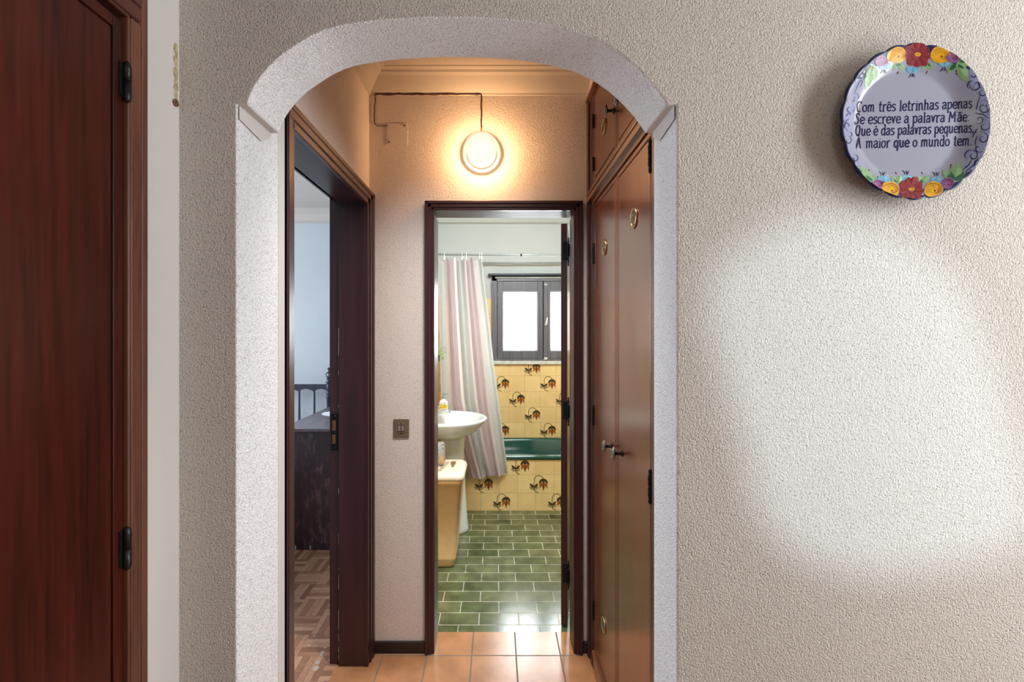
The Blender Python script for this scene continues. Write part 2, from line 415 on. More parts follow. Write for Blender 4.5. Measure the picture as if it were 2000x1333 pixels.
# ------------------------------------------------------------------ key dimensions
D1, D2 = 1.02, 1.17            # arch wall
XL, XR = -0.569, 0.394         # jambs of the arch
XHALL = -0.582                 # hall left wall face
XBED = -0.726                  # its bedroom face
YE, YE2 = 2.129, 2.27          # hall end wall
YB = 4.483                     # bathroom back wall
ZC = 2.63                      # ceiling
XML = -0.695                   # sitting room left wall

# ------------------------------------------------------------------ floors and ceiling
m = MB(); m.box(-1.3, 2.55, -2.6, D1 + 0.02, -0.08, 0); m.box(-0.704, 1.05, D1 + 0.02, YE2, -0.08, 0)
struct(m.build('floor', M['terra']))
m = MB(); m.box(-0.72, 1.15, YE2, YB + 0.2, -0.08, 0)
struct(m.build('floor_bathroom', M['greenfloor']))
m = MB(); m.box(-3.7, -0.704, 1.17, YE2, -0.08, 0); m.box(-3.7, -0.72, YE2, 4.65, -0.08, 0)
for (px, py, r) in ((620, 1294.5, .013), (617, 1306.5, .016), (630, 1275, .010), (627, 1280, .008), (604, 1262, .007), (613, 1243.5, .006), (634, 1266, .006)):
    d = F * H / (py - VY)
    c = P(px, py, d)
    m.face([(c.x + r * math.cos(a * PI / 8) * 0.8, c.y + r * math.sin(a * PI / 8) * (1 + .15 * math.sin(3 * a)), 0.0006) for a in range(16)], 1)
struct(m.build('floor_bedroom', [M['parquet'], M['putty']]))
m = MB(); m.box(-3.75, 2.65, -2.75, 4.8, ZC, ZC + 0.1)
struct(m.build('ceiling', M['ceiling']))

# ------------------------------------------------------------------ the arch wall
arch_px = [(484, 205), (490, 184), (508, 153), (540, 117), (585, 85), (615, 68), (652, 54), (720, 42), (790, 36.5), (855, 34), (920, 34.5), (990, 38), (1040, 43.5), (1080, 50),
           (1115, 58.5), (1148, 69), (1182, 85), (1215, 107), (1240, 128), (1260, 148), (1280, 171), (1302, 203)]
def smooth_curve(pts, n=3):
    out = []
    for i in range(len(pts) - 1):
        p0 = pts[max(i - 1, 0)]; p1 = pts[i]; p2 = pts[i + 1]; p3 = pts[min(i + 2, len(pts) - 1)]
        for k in range(n):
            u = k / n
            out.append(tuple(0.5 * (2 * b + (c - a) * u + (2 * a - 5 * b + 4 * c - d) * u * u + (3 * b - a - 3 * c + d) * u ** 3) for a, b, c, d in zip(p0, p1, p2, p3)))
    out.append(pts[-1]); return out
arch = [(PX(a, D1), PZ(b, D1)) for a, b in smooth_curve(arch_px)]
ZI = 1.96
arch[0] = (-0.546, ZI); arch[-1] = (0.373, ZI)
outline = [(-0.83, 0), (XL, 0), (XL, ZI)] + arch + [(XR, ZI), (XR, 0), (2.55, 0), (2.55, ZC), (-0.83, ZC)]
m = MB()
n = len(outline)
fr = [m.bm.verts.new((x, D1, z)) for x, z in outline]; bk = [m.bm.verts.new((x, D2, z)) for x, z in outline]
f = m.bm.faces.new(fr); f.material_index = 0
f = m.bm.faces.new(bk[::-1]); f.material_index = 0
for i in range(n):
    j = (i + 1) % n
    f = m.bm.faces.new((fr[i], bk[i], bk[j], fr[j]))
    x0, x1 = outline[i][0], outline[j][0]
    inner = -0.60 < x0 < 0.45 and -0.60 < x1 < 0.45 and outline[i][1] + outline[j][1] > 0
    f.material_index = 1 if inner else 0
    if inner and abs(outline[i][1] - ZI) < 1e-6 and abs(outline[j][1] - ZI) < 1e-6: f.material_index = 2
struct(m.build('wall_front', [M['wall'], M['wall_white'], M['wall_smooth']], bevel=0.004, seg=3))
# the smooth trowelled skim under each springing of the arch
m = MB()
for x, sg in ((XL, 1), (XR, -1)):
    xs = x + sg * 0.0035
    m.face([(xs, D1 + .004, ZI), (xs, D2 - .004, ZI), (xs, D2 - .004, ZI - .012), (xs, D1 + .10, ZI - .04), (xs, D1 + .004, ZI - .03)])
struct(m.build('trim_1', M['wall_smooth']))
# left jamb runs on past the arch to the bedroom door casing
m = MB(); m.box(-0.75, XL + .0003, D1 + .006, 1.212, 0, ZI - .001); m.box(-0.75, XL, D2, 1.212, ZI - .001, ZC); struct(m.build('wall_hall_corner', M['wall_white']))
m = MB(); m.box(-0.74, -0.567, 1.212, 1.249, 0, 2.05); struct(m.build('trim_2', M['wall_smooth'], bevel=0.003))

# ------------------------------------------------------------------ hall walls
m = MB(); m.box(XBED, XHALL, 1.212, YE2, 2.05, ZC)
m.box(XBED, XHALL, 2.06, YE2, 0, 2.05)
struct(m.build('wall_hall_left', M['hall']))
m = MB(); m.box(0.419, 1.05, D2, YE, 2.52, ZC); m.box(0.96, 1.05, D2, YE, 0, 2.52)
struct(m.build('wall_hall_right', M['hall']))
m = MB()
m.box(XHALL, -0.30, YE, YE2, 0, ZC); m.box(0.364, 1.10, YE, YE2, 0, ZC); m.box(-0.30, 0.364, YE, YE2, 2.03, ZC)
struct(m.build('wall_hall_end', M['hall']))
# coving
prof = [(0, 2.543), (.004, 2.545), (.006, 2.552), (.010, 2.556), (.018, 2.564), (.030, 2.578), (.043, 2.594), (.054, 2.606), (.062, 2.611), (.068, 2.613), (.074, 2.622), (.092, 2.626), (.094, 2.63), (0, 2.63)]
m = MB(); m.prism([(YE - a, z) for a, z in prof], 'X', XHALL, 0.419); struct(m.build('trim_3', M['ceiling']))
m = MB(); m.prism([(XHALL + a, z) for a, z in prof], 'Y', D2, YE); struct(m.build('trim_4', M['ceiling']))
# skirting
m = MB(); m.box(XHALL, -0.325, YE - .014, YE, 0, .052); m.box(-0.582, -0.56, 2.10, YE, 0, .055); m.box(.39, .42, YE - .014, YE, 0, .052)
struct(m.build('baseboard_end', M['skirt'], bevel=0.003))

# bedroom door frame (no leaf in view)
root = struct_root('door_1', (-0.65, 1.65, 0))
YN, YF, ZD = 1.275, 2.035, 2.028
m = MB()
m.box(-0.576, -0.560, YF - .004, 2.112, 0, 2.085); m.box(-0.576, -0.5545, YF + .022, 2.112, 0, 2.085); m.box(-0.576, -0.5505, YF + .05, 2.112, 0, 2.085)
m.box(-0.576, -0.560, 1.249, YN + .018, 0, 2.085); m.box(-0.576, -0.557, 1.249, YN + .006, 0, 2.085)
m.build('casing', M['frame'], root, bevel=.003)
m = MB()
m.box(-0.576, -0.560, 1.249, 2.112, ZD - .004, 2.085); m.box(-0.576, -0.5545, 1.249, 2.112, ZD + .018, 2.085); m.box(-0.576, -0.5505, 1.249, 2.112, ZD + .040, 2.085)
m.build('head_casing', M['mahog_h'], root, bevel=.003)
m = MB()
m.box(-0.690, -0.572, YF, 2.062, 0, ZD); m.box(-0.735, -0.690, YF + .016, 2.062, 0, 2.05)
m.box(-0.690, -0.572, 1.249, YN, 0, ZD); m.box(-0.735, -0.690, 1.249, YN - .014, 0, 2.05)
zz_ = [(1.36, 1.48)] + [(random.uniform(.02, .30), 0) for _ in range(9)] + [(random.uniform(.3, .85), 0) for _ in range(7)] + [(random.uniform(.85, 1.3), 0) for _ in range(2)]
for z0, z1 in zz_:                     # chipped varnish on the rebate arris
    z1 = z1 or z0 + random.uniform(.008, .05)
    m.box(-0.6908, -0.6897, YF - .0005, YF + .001, z0, z1, 1)
m.build('jamb', [M['frame'], M['paint_chip']], root, bevel=.0012)
m = MB(); m.box(-0.690, -0.572, 1.249, 2.062, ZD, 2.05); m.box(-0.735, -0.690, 1.249, 2.062, 2.05, 2.07)
m.build('lintel', M['frame_h'], root, bevel=.0012)
zt, zb = PZ(808, 2.05), PZ(880, 2.05)
m = MB(); m.box(-.727, -.694, YF + .012, YF + .017, zb, zt)
m.box(-.722, -.706, YF + .0105, YF + .0125, zt - .075, zt - .03, 1); m.box(-.722, -.708, YF + .0105, YF + .0125, zb + .03, zb + .07, 1)
for z in (zt - .012, zt - .085, zb + .012): m.lathe([(0, 0), (.004, 0), (.004, .002)], (-.709, YF + .010, z), 'Y', 12, 2)
sp = m.build('strike_plate', [M['blackiron'], M['rust'], M['iron']], root); sp['label'] = 'dark iron strike plate'

# bathroom door frame and its open leaf
root = struct_root('door_2', (0.03, 2.2, 0))
m = MB()
for x0, x1, s_ in ((-.325, -.283, 1), (.349, .390, -1)):
    m.box(x0, x1, 2.113, YE + .002, 0, 2.057)
    a, b = (x0, x0 + .030) if s_ > 0 else (x1 - .030, x1)
    m.box(a, b, 2.108, YE, 0, 2.057)
    a, b = (x0, x0 + .014) if s_ > 0 else (x1 - .014, x1)
    m.box(a, b, 2.103, YE, 0, 2.057)
m.build('casing', M['frame'], root, bevel=.003)
m = MB(); m.box(-.325, .390, 2.113, YE + .002, 2.015, 2.057); m.box(-.325, .390, 2.108, YE, 2.027, 2.057); m.box(-.325, .390, 2.103, YE, 2.043, 2.057)
m.build('head_casing', M['frame_x'], root, bevel=.003)
m = MB(); m.box(-.300, -.283, YE, 2.245, 0, 2.0); m.box(-.300, -.286, 2.245, YE2 + .004, 0, 2.0)
m.box(.349, .364, YE, 2.225, 0, 2.0); m.box(.357, .364, 2.225, YE2 + .004, 0, 2.0)
m.build('jamb', M['frame'], root, bevel=.0015)
m = MB(); m.box(-.300, .364, YE, 2.228, 2.015, 2.035); m.box(-.300, .364, 2.228, YE2 + .004, 2.02, 2.035)
m.build('lintel', M['frame_rough'], root, bevel=.0015)
leafroot = struct_root('door_3', (0.354, 2.300, 0))
# leaf swung past square: local frame rotated 8 degrees beyond 90
ang = math.radians(-10.5)
def LR(x, y, z):
    return (0.349 + x * math.cos(ang) - y * math.sin(ang), 2.300 + x * math.sin(ang) + y * math.cos(ang), z)
m = MB()
x0, x1 = -.031, 0
r0 = [LR(x0, 0, .012), LR(x1, 0, .012), LR(x1, .62, .012), LR(x0, .62, .012)]
r1 = [(p[0], p[1], 2.0) for p in r0]
m.rings([r0, r1], smooth=False)
m.build('leaf', M['frame'], leafroot, bevel=.002)
for z in (1.862, 1.075, .27):
    m = MB()
    r0 = [LR(-.022, -.0025, z - .045), LR(.001, -.0025, z - .045), LR(.001, .001, z - .045), LR(-.022, .001, z - .045)]
    m.rings([r0, [(p[0], p[1], z + .045) for p in r0]], smooth=False)
    m.box(.346, .358, 2.272, 2.298, z - .030, z + .030)
    c = (.3535, 2.293, z)
    m.lathe([(0, -.075), (.003, -.075), (.0045, -.068), (.003, -.062), (.005, -.058), (.005, .050), (.003, .055), (.0045, .062), (0, .068)], c, 'Z', 14)
    m.build('hinge', M['blackiron'], leafroot)

# ------------------------------------------------------------------ bathroom shell
def flower(m, ox, oz, y, s=0.15, k=0):
    """one printed flower on a tile whose lower left corner is (ox, oz); faces -Y at depth y"""
    def q(p, dy=0): return (ox + p[0] * s, y - dy, oz + p[1] * s)
    def rib(pts, w, mi, dy=.0002):
        for (a, b) in zip(pts, pts[1:]):
            dx, dz = b[0] - a[0], b[1] - a[1]; L = math.hypot(dx, dz) or 1
            nx, nz = -dz / L * w / 2, dx / L * w / 2; ex, ez = dx / L * w * .3, dz / L * w * .3
            m.face([q((a[0] - ex + nx, a[1] - ez + nz), dy), q((a[0] - ex - nx, a[1] - ez - nz), dy), q((b[0] + ex - nx, b[1] + ez - nz), dy), q((b[0] + ex + nx, b[1] + ez + nz), dy)], mi)
    def poly(pts, mi, dy): m.face([q(p, dy) for p in pts], mi)
    stem = [(.24, .22), (.235, .5), (.25, .70)] + [(.50 - .25 * math.cos(a), .72 + .235 * math.sin(a)) for a in [i * PI / 12 for i in range(1, 11)]] + [(.765, .76)]
    rib(stem, .035, 1); rib([(.24, .24), (.27, .13), (.36, .06), (.47, .03)], .04, 1)
    def leaf(a, b, w, mi, dy):
        dx, dz = b[0] - a[0], b[1] - a[1]; pts = []
        for i in range(9):
            u = i / 8; ww = w * math.sin(PI * u) ** .8; pts.append((a[0] + dx * u - dz * ww, a[1] + dz * u + dx * ww))
        for i in range(7, 0, -1):
            u = i / 8; ww = w * math.sin(PI * u) ** .8; pts.append((a[0] + dx * u + dz * ww, a[1] + dz * u - dx * ww))
        poly(pts, mi, dy)
    for sg in (-1, 1):
        leaf((.24, .30), (.24 + sg * .23, .52), .22, 1, .0003)
        leaf((.24, .20), (.24 + sg * .25, .34), .24, 1, .0003)
        leaf((.245 + sg * .02, .215), (.24 + sg * .22, .328), .17, 3, .0005)
    # petals hanging down, then the dark cap
    poly([(.52, .55), (.545, .22), (.66, .40), (.74, .58)], 2, .0003)
    poly([(.98, .55), (.965, .22), (.85, .40), (.77, .58)], 2, .0003)
    poly([(.63, .50), (.755, .13), (.88, .50), (.755, .62)], 2, .0004)
    rib([(.64, .48), (.755, .16), (.87, .48)], .022, 1, .0006)
    rib([(.755, .30), (.755, .52)], .05, 1, .0006)
    cap = [(.50, .54)] + [(.75 - .25 * math.cos(a), .55 + .25 * math.sin(a)) for a in [i * PI / 10 for i in range(0, 11)]] + [(1.0, .54), (.90, .56), (.83, .62), (.755, .55), (.67, .62), (.60, .56)]
    poly(cap, 1, .0007)
TM = [M['tile'], M['f_stem'], M['f_petal'], M['f_leaf']]
WX0, WX1, WZ0, WZ1 = -0.046, 0.935, 1.19, 2.0
m = MB(); m.box(-.72, 1.15, YB, YB + .2, 0, WZ0 - .004); m.box(-.72, WX0, YB, YB + .2, WZ0 - .004, 1.785); m.box(WX1, 1.15, YB, YB + .2, WZ0 - .004, 1.785)
for c in range(-5, 6):
    for k in range(0, 10):
        if (c + k) % 3 == 2:
            ox, oz = .120 + .15 * c, .443 + .15 * k
            if oz > 1.785 - .1 or ox < -.6 or ox > .85: continue
            if ox + .15 > WX0 - .02 and oz + .15 > WZ0 + .02 and ox < WX1: continue
            flower(m, ox, oz, YB)
struct(m.build('wall_bathroom_back', TM))
m = MB(); m.box(-.72, WX0, YB + .012, YB + .2, 1.785, ZC); m.box(WX1, 1.15, YB + .012, YB + .2, 1.785, ZC); m.box(WX0, WX1, YB + .012, YB + .2, WZ1, ZC)
struct(m.build('wall_bathroom_back_upper', M['bath_white']))
m = MB(); m.box(-.72, -.58, YE2, YB, 0, 1.785); struct(m.build('wall_bathroom_left', M['tile_side']))
m = MB(); m.box(-.72, -.588, YE2, YB, 1.785, ZC); struct(m.build('wall_bathroom_left_upper', M['bath_white']))
m = MB(); m.box(1.0, 1.15, YE2, YB, 0, 1.785); struct(m.build('wall_bathroom_right', M['tile_side']))
m = MB(); m.box(1.008, 1.15, YE2, YB, 1.785, ZC); struct(m.build('wall_bathroom_right_upper', M['bath_white']))
m = MB(); m.prism([(YB + .012, 2.505), (YB - .03, 2.515), (YB - .06, 2.56), (YB - .07, ZC), (YB + .012, ZC)], 'X', -.588, 1.008); struct(m.build('trim_5', M['bath_white']))
# window
root = struct_root('window_1', (0.445, YB, WZ0))
fy0, fy1 = YB - .028, YB + .06
m = MB()
m.box(WX0 - .004, WX0 + .050, fy0, fy1, WZ0, WZ1); m.box(WX1 - .050, WX1 + .004, fy0, fy1, WZ0, WZ1)
m.box(WX0, WX1, fy0, fy1, WZ1 - .048, WZ1); m.box(WX0, WX1, fy0 + .004, fy1, WZ0, WZ0 + .022)
m.box(WX0, WX0 + .085, fy1 - .005, fy1, WZ0, WZ1); m.box(WX1 - .085, WX1, fy1 - .005, fy1, WZ0, WZ1); m.box(WX0, WX1, fy1 - .005, fy1, WZ1 - .09, WZ1); m.box(WX0, WX1, fy1 - .005, fy1, WZ0, WZ0 + .06); m.box(.413, .477, fy1 - .005, fy1, WZ0, WZ1)
m.build('frame', M['winframe'], root, bevel=.003)
m = MB(); m.box(WX0 - .035, WX1 + .035, YB - .07, YB + .02, WZ1, WZ1 + .020); m.build('head_shelf', M['iron'], root, bevel=.002)
m = MB(); m.tube([(WX0 + .03, YB - .042, WZ1 - .016), (WX1 - .03, YB - .042, WZ1 - .016)], .006, 10); m.build('curtain_track', M['marble'], root)
gz0, gz1 = PZ(685.6, 4.46), PZ(569, 4.46)
for x0, x1, sg in ((PX(971.5, 4.455), PX(1060.5, 4.455), 1), (PX(1061.5, 4.455), PX(1150, 4.455), -1)):
    gl0, gl1 = (PX(982.2, 4.46), PX(1050, 4.46)) if sg > 0 else (PX(1074.7, 4.46), PX(1139, 4.46))
    m = MB(); zb, zt = WZ0 + .024, WZ1 - .050; ya, yb = fy0 + .004, fy1 - .005
    m.box(x0, gl0, ya, yb, zb, zt); m.box(gl1, x1, ya, yb, zb, zt); m.box(gl0, gl1, ya, yb, zb, gz0); m.box(gl0, gl1, ya, yb, gz1, zt)
    # glazing bead
    for a in ((gl0, gl0 + .006, gz0, gz1), (gl1 - .006, gl1, gz0, gz1), (gl0, gl1, gz0, gz0 + .006), (gl0, gl1, gz1 - .006, gz1)):
        m.box(a[0], a[1], ya + .015, ya + .022, a[2], a[3])
    sash = m.build('sash', M['winframe'], root, bevel=.003)
    m = MB(); m.box(gl0 - .004, gl1 + .004, ya + .024, ya + .028, gz0 - .004, gz1 + .004); m.build('pane', M['glass'], sash)
m = MB(); xh = PX(1066, 4.44); m.box(xh - .018, xh + .018, fy0 - .010, fy0 + .006, WZ0 + .024, WZ1 - .052); m.build('cover_strip', M['winframe'], root, bevel=.004)
m = MB(); zh = PZ(630, 4.43)
m.lathe([(0, 0), (.011, 0), (.011, -.008), (.006, -.010), (.006, -.03)], (xh, fy0 - .010, zh - .02), 'Y', 16)
m.tube([(xh, fy0 - .036, zh - .03), (xh + .004, fy0 - .040, zh), (xh + .012, fy0 - .040, zh + .045)], [.007, .008, .005], 10)
m.build('handle', M['white'], root)
for z in (PZ(701, 4.43), PZ(556, 4.43)):
    m = MB(); m.box(xh - .016, xh + .016, fy0 - .018, fy0 - .009, z - .011, z + .011); m.build('latch_keeper', M['white'] if z < 1.5 else M['rodgrey'], root, bevel=.002)
m = MB()
for z in (PZ(590, 4.44), PZ(678, 4.44)): m.tube([(PX(971.5, 4.44), fy0 - .003, z - .045), (PX(971.5, 4.44), fy0 - .003, z + .045)], .006, 10)
m.build('hinge', M['winframe'], root)
m = MB(); m.box(WX0 - .03, WX1 + .03, YB - .035, YB + .03, PZ(712, 4.45), WZ0 - .001); m.build('sill', M['marble'], root, bevel=.003)

# ------------------------------------------------------------------ bedroom and sitting-room shells
m = MB(); m.box(-3.7, -.72, 4.45, 4.6, 0, ZC); struct(m.build('wall_bedroom_far', M['bed_wall']))
m = MB(); m.box(-3.8, -3.65, 1.05, 4.6, 0, ZC); struct(m.build('wall_bedroom_left', M['bed_wall']))
m = MB(); m.box(-3.7, -0.75, 1.05, 1.17, 0, ZC); struct(m.build('wall_bedroom_near', M['bed_wall']))
m = MB(); m.box(-.735, -.72, YE2, 4.45, 0, ZC); struct(m.build('wall_bedroom_right', M['bed_wall']))
m = MB(); m.prism([(4.45, 2.505), (4.41, 2.52), (4.37, 2.57), (4.36, ZC), (4.45, ZC)], 'X', -3.65, -.735); struct(m.build('trim_6', M['ceiling']))
m = MB(); m.box(-.83, XML, .911, D1, 0, ZC); m.box(-.83, XML, -2.6, .03, 0, ZC); m.box(-.83, XML, .03, .911, 2.56, ZC)
# line of yellow glue left on the corner
pts = []
for i in range(24):
    z = 2.088 - .121 * i / 23
    pts.append((z, random.uniform(.006, .011) * (1 if i % 5 else .4), random.uniform(-.001, .001)))
for (z0, w0, o0), (z1, w1, o1) in zip(pts, pts[1:]):
    m.face([(XML + .0006, 1.011 - w0 + o0, z0), (XML + .0006, 1.011 + w0 * .5 + o0, z0), (XML + .0006, 1.011 + w1 * .5 + o1, z1), (XML + .0006, 1.011 - w1 + o1, z1)], 1)
struct(m.build('wall_left', [M['wall_smooth'], M['glue']]))
m = MB(); m.box(2.45, 2.6, -2.6, D1, 0, ZC); struct(m.build('wall_right', M['wall_smooth']))
# unseen rear wall; its opening is invented, shaped to cast the patch of sun
patch = [(1387, 530), (1425, 492), (1500, 440), (1580, 416), (1680, 425), (1770, 458), (1850, 530), (1905, 610), (1945, 720), (1985, 860), (2010, 980), (2005, 1050), (1950, 1085),
         (1850, 1108), (1720, 1122), (1610, 1108), (1530, 1065), (1478, 1000), (1462, 920), (1440, 830), (1412, 740), (1390, 650), (1378, 580)]
hole = []
for (a, b) in smooth_curve(patch + [patch[0]], 2)[:-1]:
    p = P(a, b, D1); k = D1 + 2.6
    hole.append((p.x - SUN.x * k, p.z - SUN.z * k))
m = MB()
def rear(y):
    cx = sum(p[0] for p in hole) / len(hole); cz = sum(p[1] for p in hole) / len(hole)
    outer = []
    for x, z in hole:                      # push each point out to the wall's border
        dx, dz = x - cx, z - cz
        k = min((2.6 - cx) / dx if dx > 0 else (-.83 - cx) / dx if dx < 0 else 1e9, (ZC - cz) / dz if dz > 0 else (0 - cz) / dz if dz < 0 else 1e9)
        outer.append((cx + dx * k, cz + dz * k))
    return outer
ou = rear(0)
nn = len(hole)
for y in (-2.6,):
    for i in range(nn):
        j = (i + 1) % nn
        m.face([(hole[i][0], y, hole[i][1]), (hole[j][0], y, hole[j][1]), (ou[j][0], y, ou[j][1]), (ou[i][0], y, ou[i][1])])
        m.face([(hole[i][0], y, hole[i][1]), (hole[j][0], y, hole[j][1]), (hole[j][0], y - .03, hole[j][1]), (hole[i][0], y - .03, hole[i][1])])
m.box(-1.0, -.80, -2.64, -2.6, 0, ZC); m.box(2.55, 2.7, -2.64, -2.6, 0, ZC)
m.box(-.9, -.5, -2.66, -2.61, ZC - .5, ZC); m.box(-.9, -.3, -2.66, -2.61, 0, .6); m.box(2.2, 2.7, -2.66, -2.61, ZC - .3, ZC); m.box(2.0, 2.7, -2.66, -2.61, 0, .6)
struct(m.build('wall_rear', M['wall_smooth']))

# old wall plug in the corner
m = MB(); zc = PZ(202, 1.008)
m.lathe([(.0075, 0), (.0078, .004), (.0045, .005), (.0042, .001)], (XML, 1.006, zc), 'X', 18, 0, True, True)
m.lathe([(0, .0012), (.0042, .0012)], (XML, 1.006, zc), 'X', 18, 1, False, False)
tag(m.build('wall_plug', [M['rust'], M['black']], origin=(XML, 1.006, zc)), 'rusty wall plug in the corner below a streak of yellow glue', 'wall plug')

# ------------------------------------------------------------------ panelled doors of the built-in cupboards
def panel(m, y0, y1, z0, z1, xf, sg, border=.022, groove=.005, depth=.004, thick=.02):
    """a door lying in the plane x = xf whose front faces sg*X"""
    xb = xf - sg * thick; xg = xf - sg * depth
    m.box(xb, xg, y0, y1, z0, z1)
    b, g = border, groove
    m.box(xg, xf, y0, y0 + b, z0, z1); m.box(xg, xf, y1 - b, y1, z0, z1)
    m.box(xg, xf, y0 + b, y1 - b, z0, z0 + b); m.box(xg, xf, y0 + b, y1 - b, z1 - b, z1)
    m.box(xg, xf, y0 + b + g, y1 - b - g, z0 + b + g, z1 - b - g)

# left wardrobe
root = thing('wardrobe', 'dark mahogany built-in wardrobe filling the wall at the far left', 'wardrobe', (-0.9, .48, 0))
m = MB(); m.box(-1.22, -.705, .045, .895, .0, 2.55); m.build('carcass', M['black'], root)
m = MB()
m.box(-.72, -.681, .894, .911, 0, 2.555); m.box(-.72, -.683, .889, .896, 0, 2.555)
m.box(-.72, -.679, .866, .8905, 0, 2.045); m.box(-.72, -.6815, .862, .868, 0, 2.046); m.box(-.72, -.683, .872, .895, 2.045, 2.555)
m.box(-.72, -.680, .03, .075, 0, 2.555)
m.build('stile', M['mahog_frame'], root, bevel=.0025)
m = MB()
m.box(-.72, -.6815, .075, .868, 2.044, 2.052); m.box(-.72, -.678, .075, .889, 2.050, 2.075); m.box(-.72, -.682, .075, .894, 2.074, 2.083); m.box(-.72, -.679, .075, .894, 2.082, 2.105)
m.build('rail', M['mahog_h'], root, bevel=.0025)
m = MB(); m.box(-.72, -.681, .075, .894, 2.51, 2.555)
m.build('top_rail', M['mahog_h'], root, bevel=.0025)
m = MB(); panel(m, .08, .8595, .02, 2.033, -.689, 1); m.build('door', M['mahog'], root, bevel=.0015)
m = MB(); panel(m, .08, .865, 2.112, 2.505, -.688, 1); m.build('upper_door', M['mahog'], root, bevel=.0015)
def wardrobe_hinge(z0, z1, root):
    m = MB(); zm = (z0 + z1) / 2; c = (-.682, .8605, 0)
    m.lathe([(.002, z1 + .001), (.0055, z1 - .003), (.0068, z1 - .010), (.0068, zm + .001)], c, 'Z', 18)
    m.lathe([(.0068, zm - .0005), (.0068, z0 + .010), (.0055, z0 + .003), (.002, z0 - .001)], c, 'Z', 18)
    m.box(-.6925, -.6865, .849, .859, z0 + .008, z1 - .004)
    h = m.build('hinge', M['iron'], root); return h
wardrobe_hinge(PZ(200, .862), PZ(122, .862), root); wardrobe_hinge(PZ(1112, .862), PZ(1030, .862), root)

# right hall cupboard
root = thing('cupboard', 'reddish brown built-in hall cupboard with round grilles behind the right arch jamb', 'cupboard', (.68, 1.65, 0))
m = MB(); m.box(.445, .95, 1.185, 2.12, .0, 2.51); m.build('carcass', M['black'], root)
m = MB()
m.box(.416, .46, 2.035, 2.127, 0, 2.515); m.box(.410, .46, 2.085, 2.127, 0, 2.515); m.box(.418, .46, 2.0, 2.04, 0, 2.515)
m.box(.414, .46, 1.176, 1.246, 0, 2.515)
m.build('stile', M['frame'], root, bevel=.003)
m = MB()
m.box(.416, .46, 1.246, 2.06, 2.018, 2.098); m.box(.404, .46, 1.246, 2.10, 2.040, 2.062); m.box(.411, .46, 1.246, 2.09, 2.062, 2.074); m.box(.407, .46, 1.246, 2.10, 2.074, 2.088)
m.build('rail', M['cup_h'], root, bevel=.0025)
m = MB(); m.box(.412, .46, 1.176, 2.127, 2.492, 2.52); m.box(.405, .46, 1.176, 2.127, 2.505, 2.52)
m.build('cornice', M['cup_h'], root, bevel=.0025)
m = MB(); m.box(.416, .46, 1.176, 2.0, 0.0, .085); m.box(.407, .46, 1.176, 2.0, .085, .097)
m.build('plinth', M['cup_h'], root, bevel=.0025)
YM = 1.624
def knob(m, x, y, z):
    m.lathe([(.011, 0), (.011, -.003), (.006, -.005), (.005, -.022), (.010, -.025), (.0125, -.027)], (x, y, z), 'X', 20, 0, True, False)
    m.lathe([(.0125, -.027), (.0135, -.030), (.010, -.0335), (.004, -.035), (0, -.0352)], (x, y, z), 'X', 20, 1, True, False, 1.0, 1.75)
    for k in range(8):
        a = k * PI / 4
        m.lathe([(.003, -.0335), (.002, -.0365), (0, -.037)], (x, y + .008 * math.cos(a), z + .014 * math.sin(a)), 'X', 8, 1, True, False)
def grille(y, z, r, parent, x):
    m = MB()
    prof = [(r, 0), (r, -.003), (r * .93, -.006), (r * .84, -.005), (r * .80, -.0015)]
    m.lathe(prof, (x, y, z), 'X', 36, 0, True, False)
    m.lathe([(0, -.0012), (r * .82, -.0012)], (x, y, z), 'X', 30, 1, False, False)
    for k in range(-4, 5):
        h = math.sqrt(max(0, (r * .8) ** 2 - (k * r * .18) ** 2))
        m.box(x - .0028, x - .001, y + k * r * .18 - .0009, y + k * r * .18 + .0009, z - h, z + h, 0)
        m.box(x - .0028, x - .001, y - h, y + h, z + k * r * .18 - .0009, z + k * r * .18 + .0009, 0)
    o = m.build('grille', [M['brass'], M['mesh']], parent); o['label'] = 'round brass air grille'
XD = .4195
def cup_door(name, y0, y1, z0, z1, knobs, grilles):
    m = MB(); panel(m, y0, y1, z0, z1, XD, -1, .016, .005); d = m.build(name, M['cup'], root, bevel=.0015)
    for y, z in knobs:
        m = MB(); knob(m, XD, y, z); k = m.build('knob', [M['blackiron'], M['pewter']], d); k['label'] = 'oval pewter knob on a dark stem'
    for y, z in grilles: grille(y, z, .031, d, XD)
    return d
dfar = cup_door('door', YM + .003, 1.998, .10, 2.012, [(1.690, 1.047)], [(1.806, 1.79), (1.820, .317)])
dnear = cup_door('door', 1.25, YM - .003, .10, 2.012, [(1.556, 1.056)], [(1.417, 1.808)])
ufar = cup_door('upper_door', YM + .009, 1.998, 2.102, 2.488, [(1.662, 2.252)], [(1.815, 2.262)])
unear = cup_door('upper_door', 1.25, YM + .001, 2.102, 2.488, [(1.520, 2.222)], [(1.44, 2.262)])
def strap_hinge(y, z0, z1, parent):
    m = MB(); n_ = 14; zs = [z0 + (z1 - z0) * i / n_ for i in range(n_ + 1)]
    rr = [.003, .0055, .004, .006, .0065, .0055, .0065, .0045, .0065, .0055, .0065, .006, .004, .0055, .003]
    m.tube([(XD - .004, y, z) for z in zs], rr, 12)
    m.box(XD - .003, XD + .002, y - .008, y + .008, z0 + .012, z1 - .012)
    m.build('hinge', M['blackiron'], parent)
for y, z0, z1, p in ((1.262, 1.892, 1.985, dnear), (1.262, .995, 1.09, dnear), (2.004, 1.755, 1.845, dfar), (2.004, 1.06, 1.15, dfar), (2.004, .22, .31, dfar),
                     (2.004, 2.155, 2.215, ufar), (2.004, 2.34, 2.40, ufar)):
    strap_hinge(y, z0, z1, p)

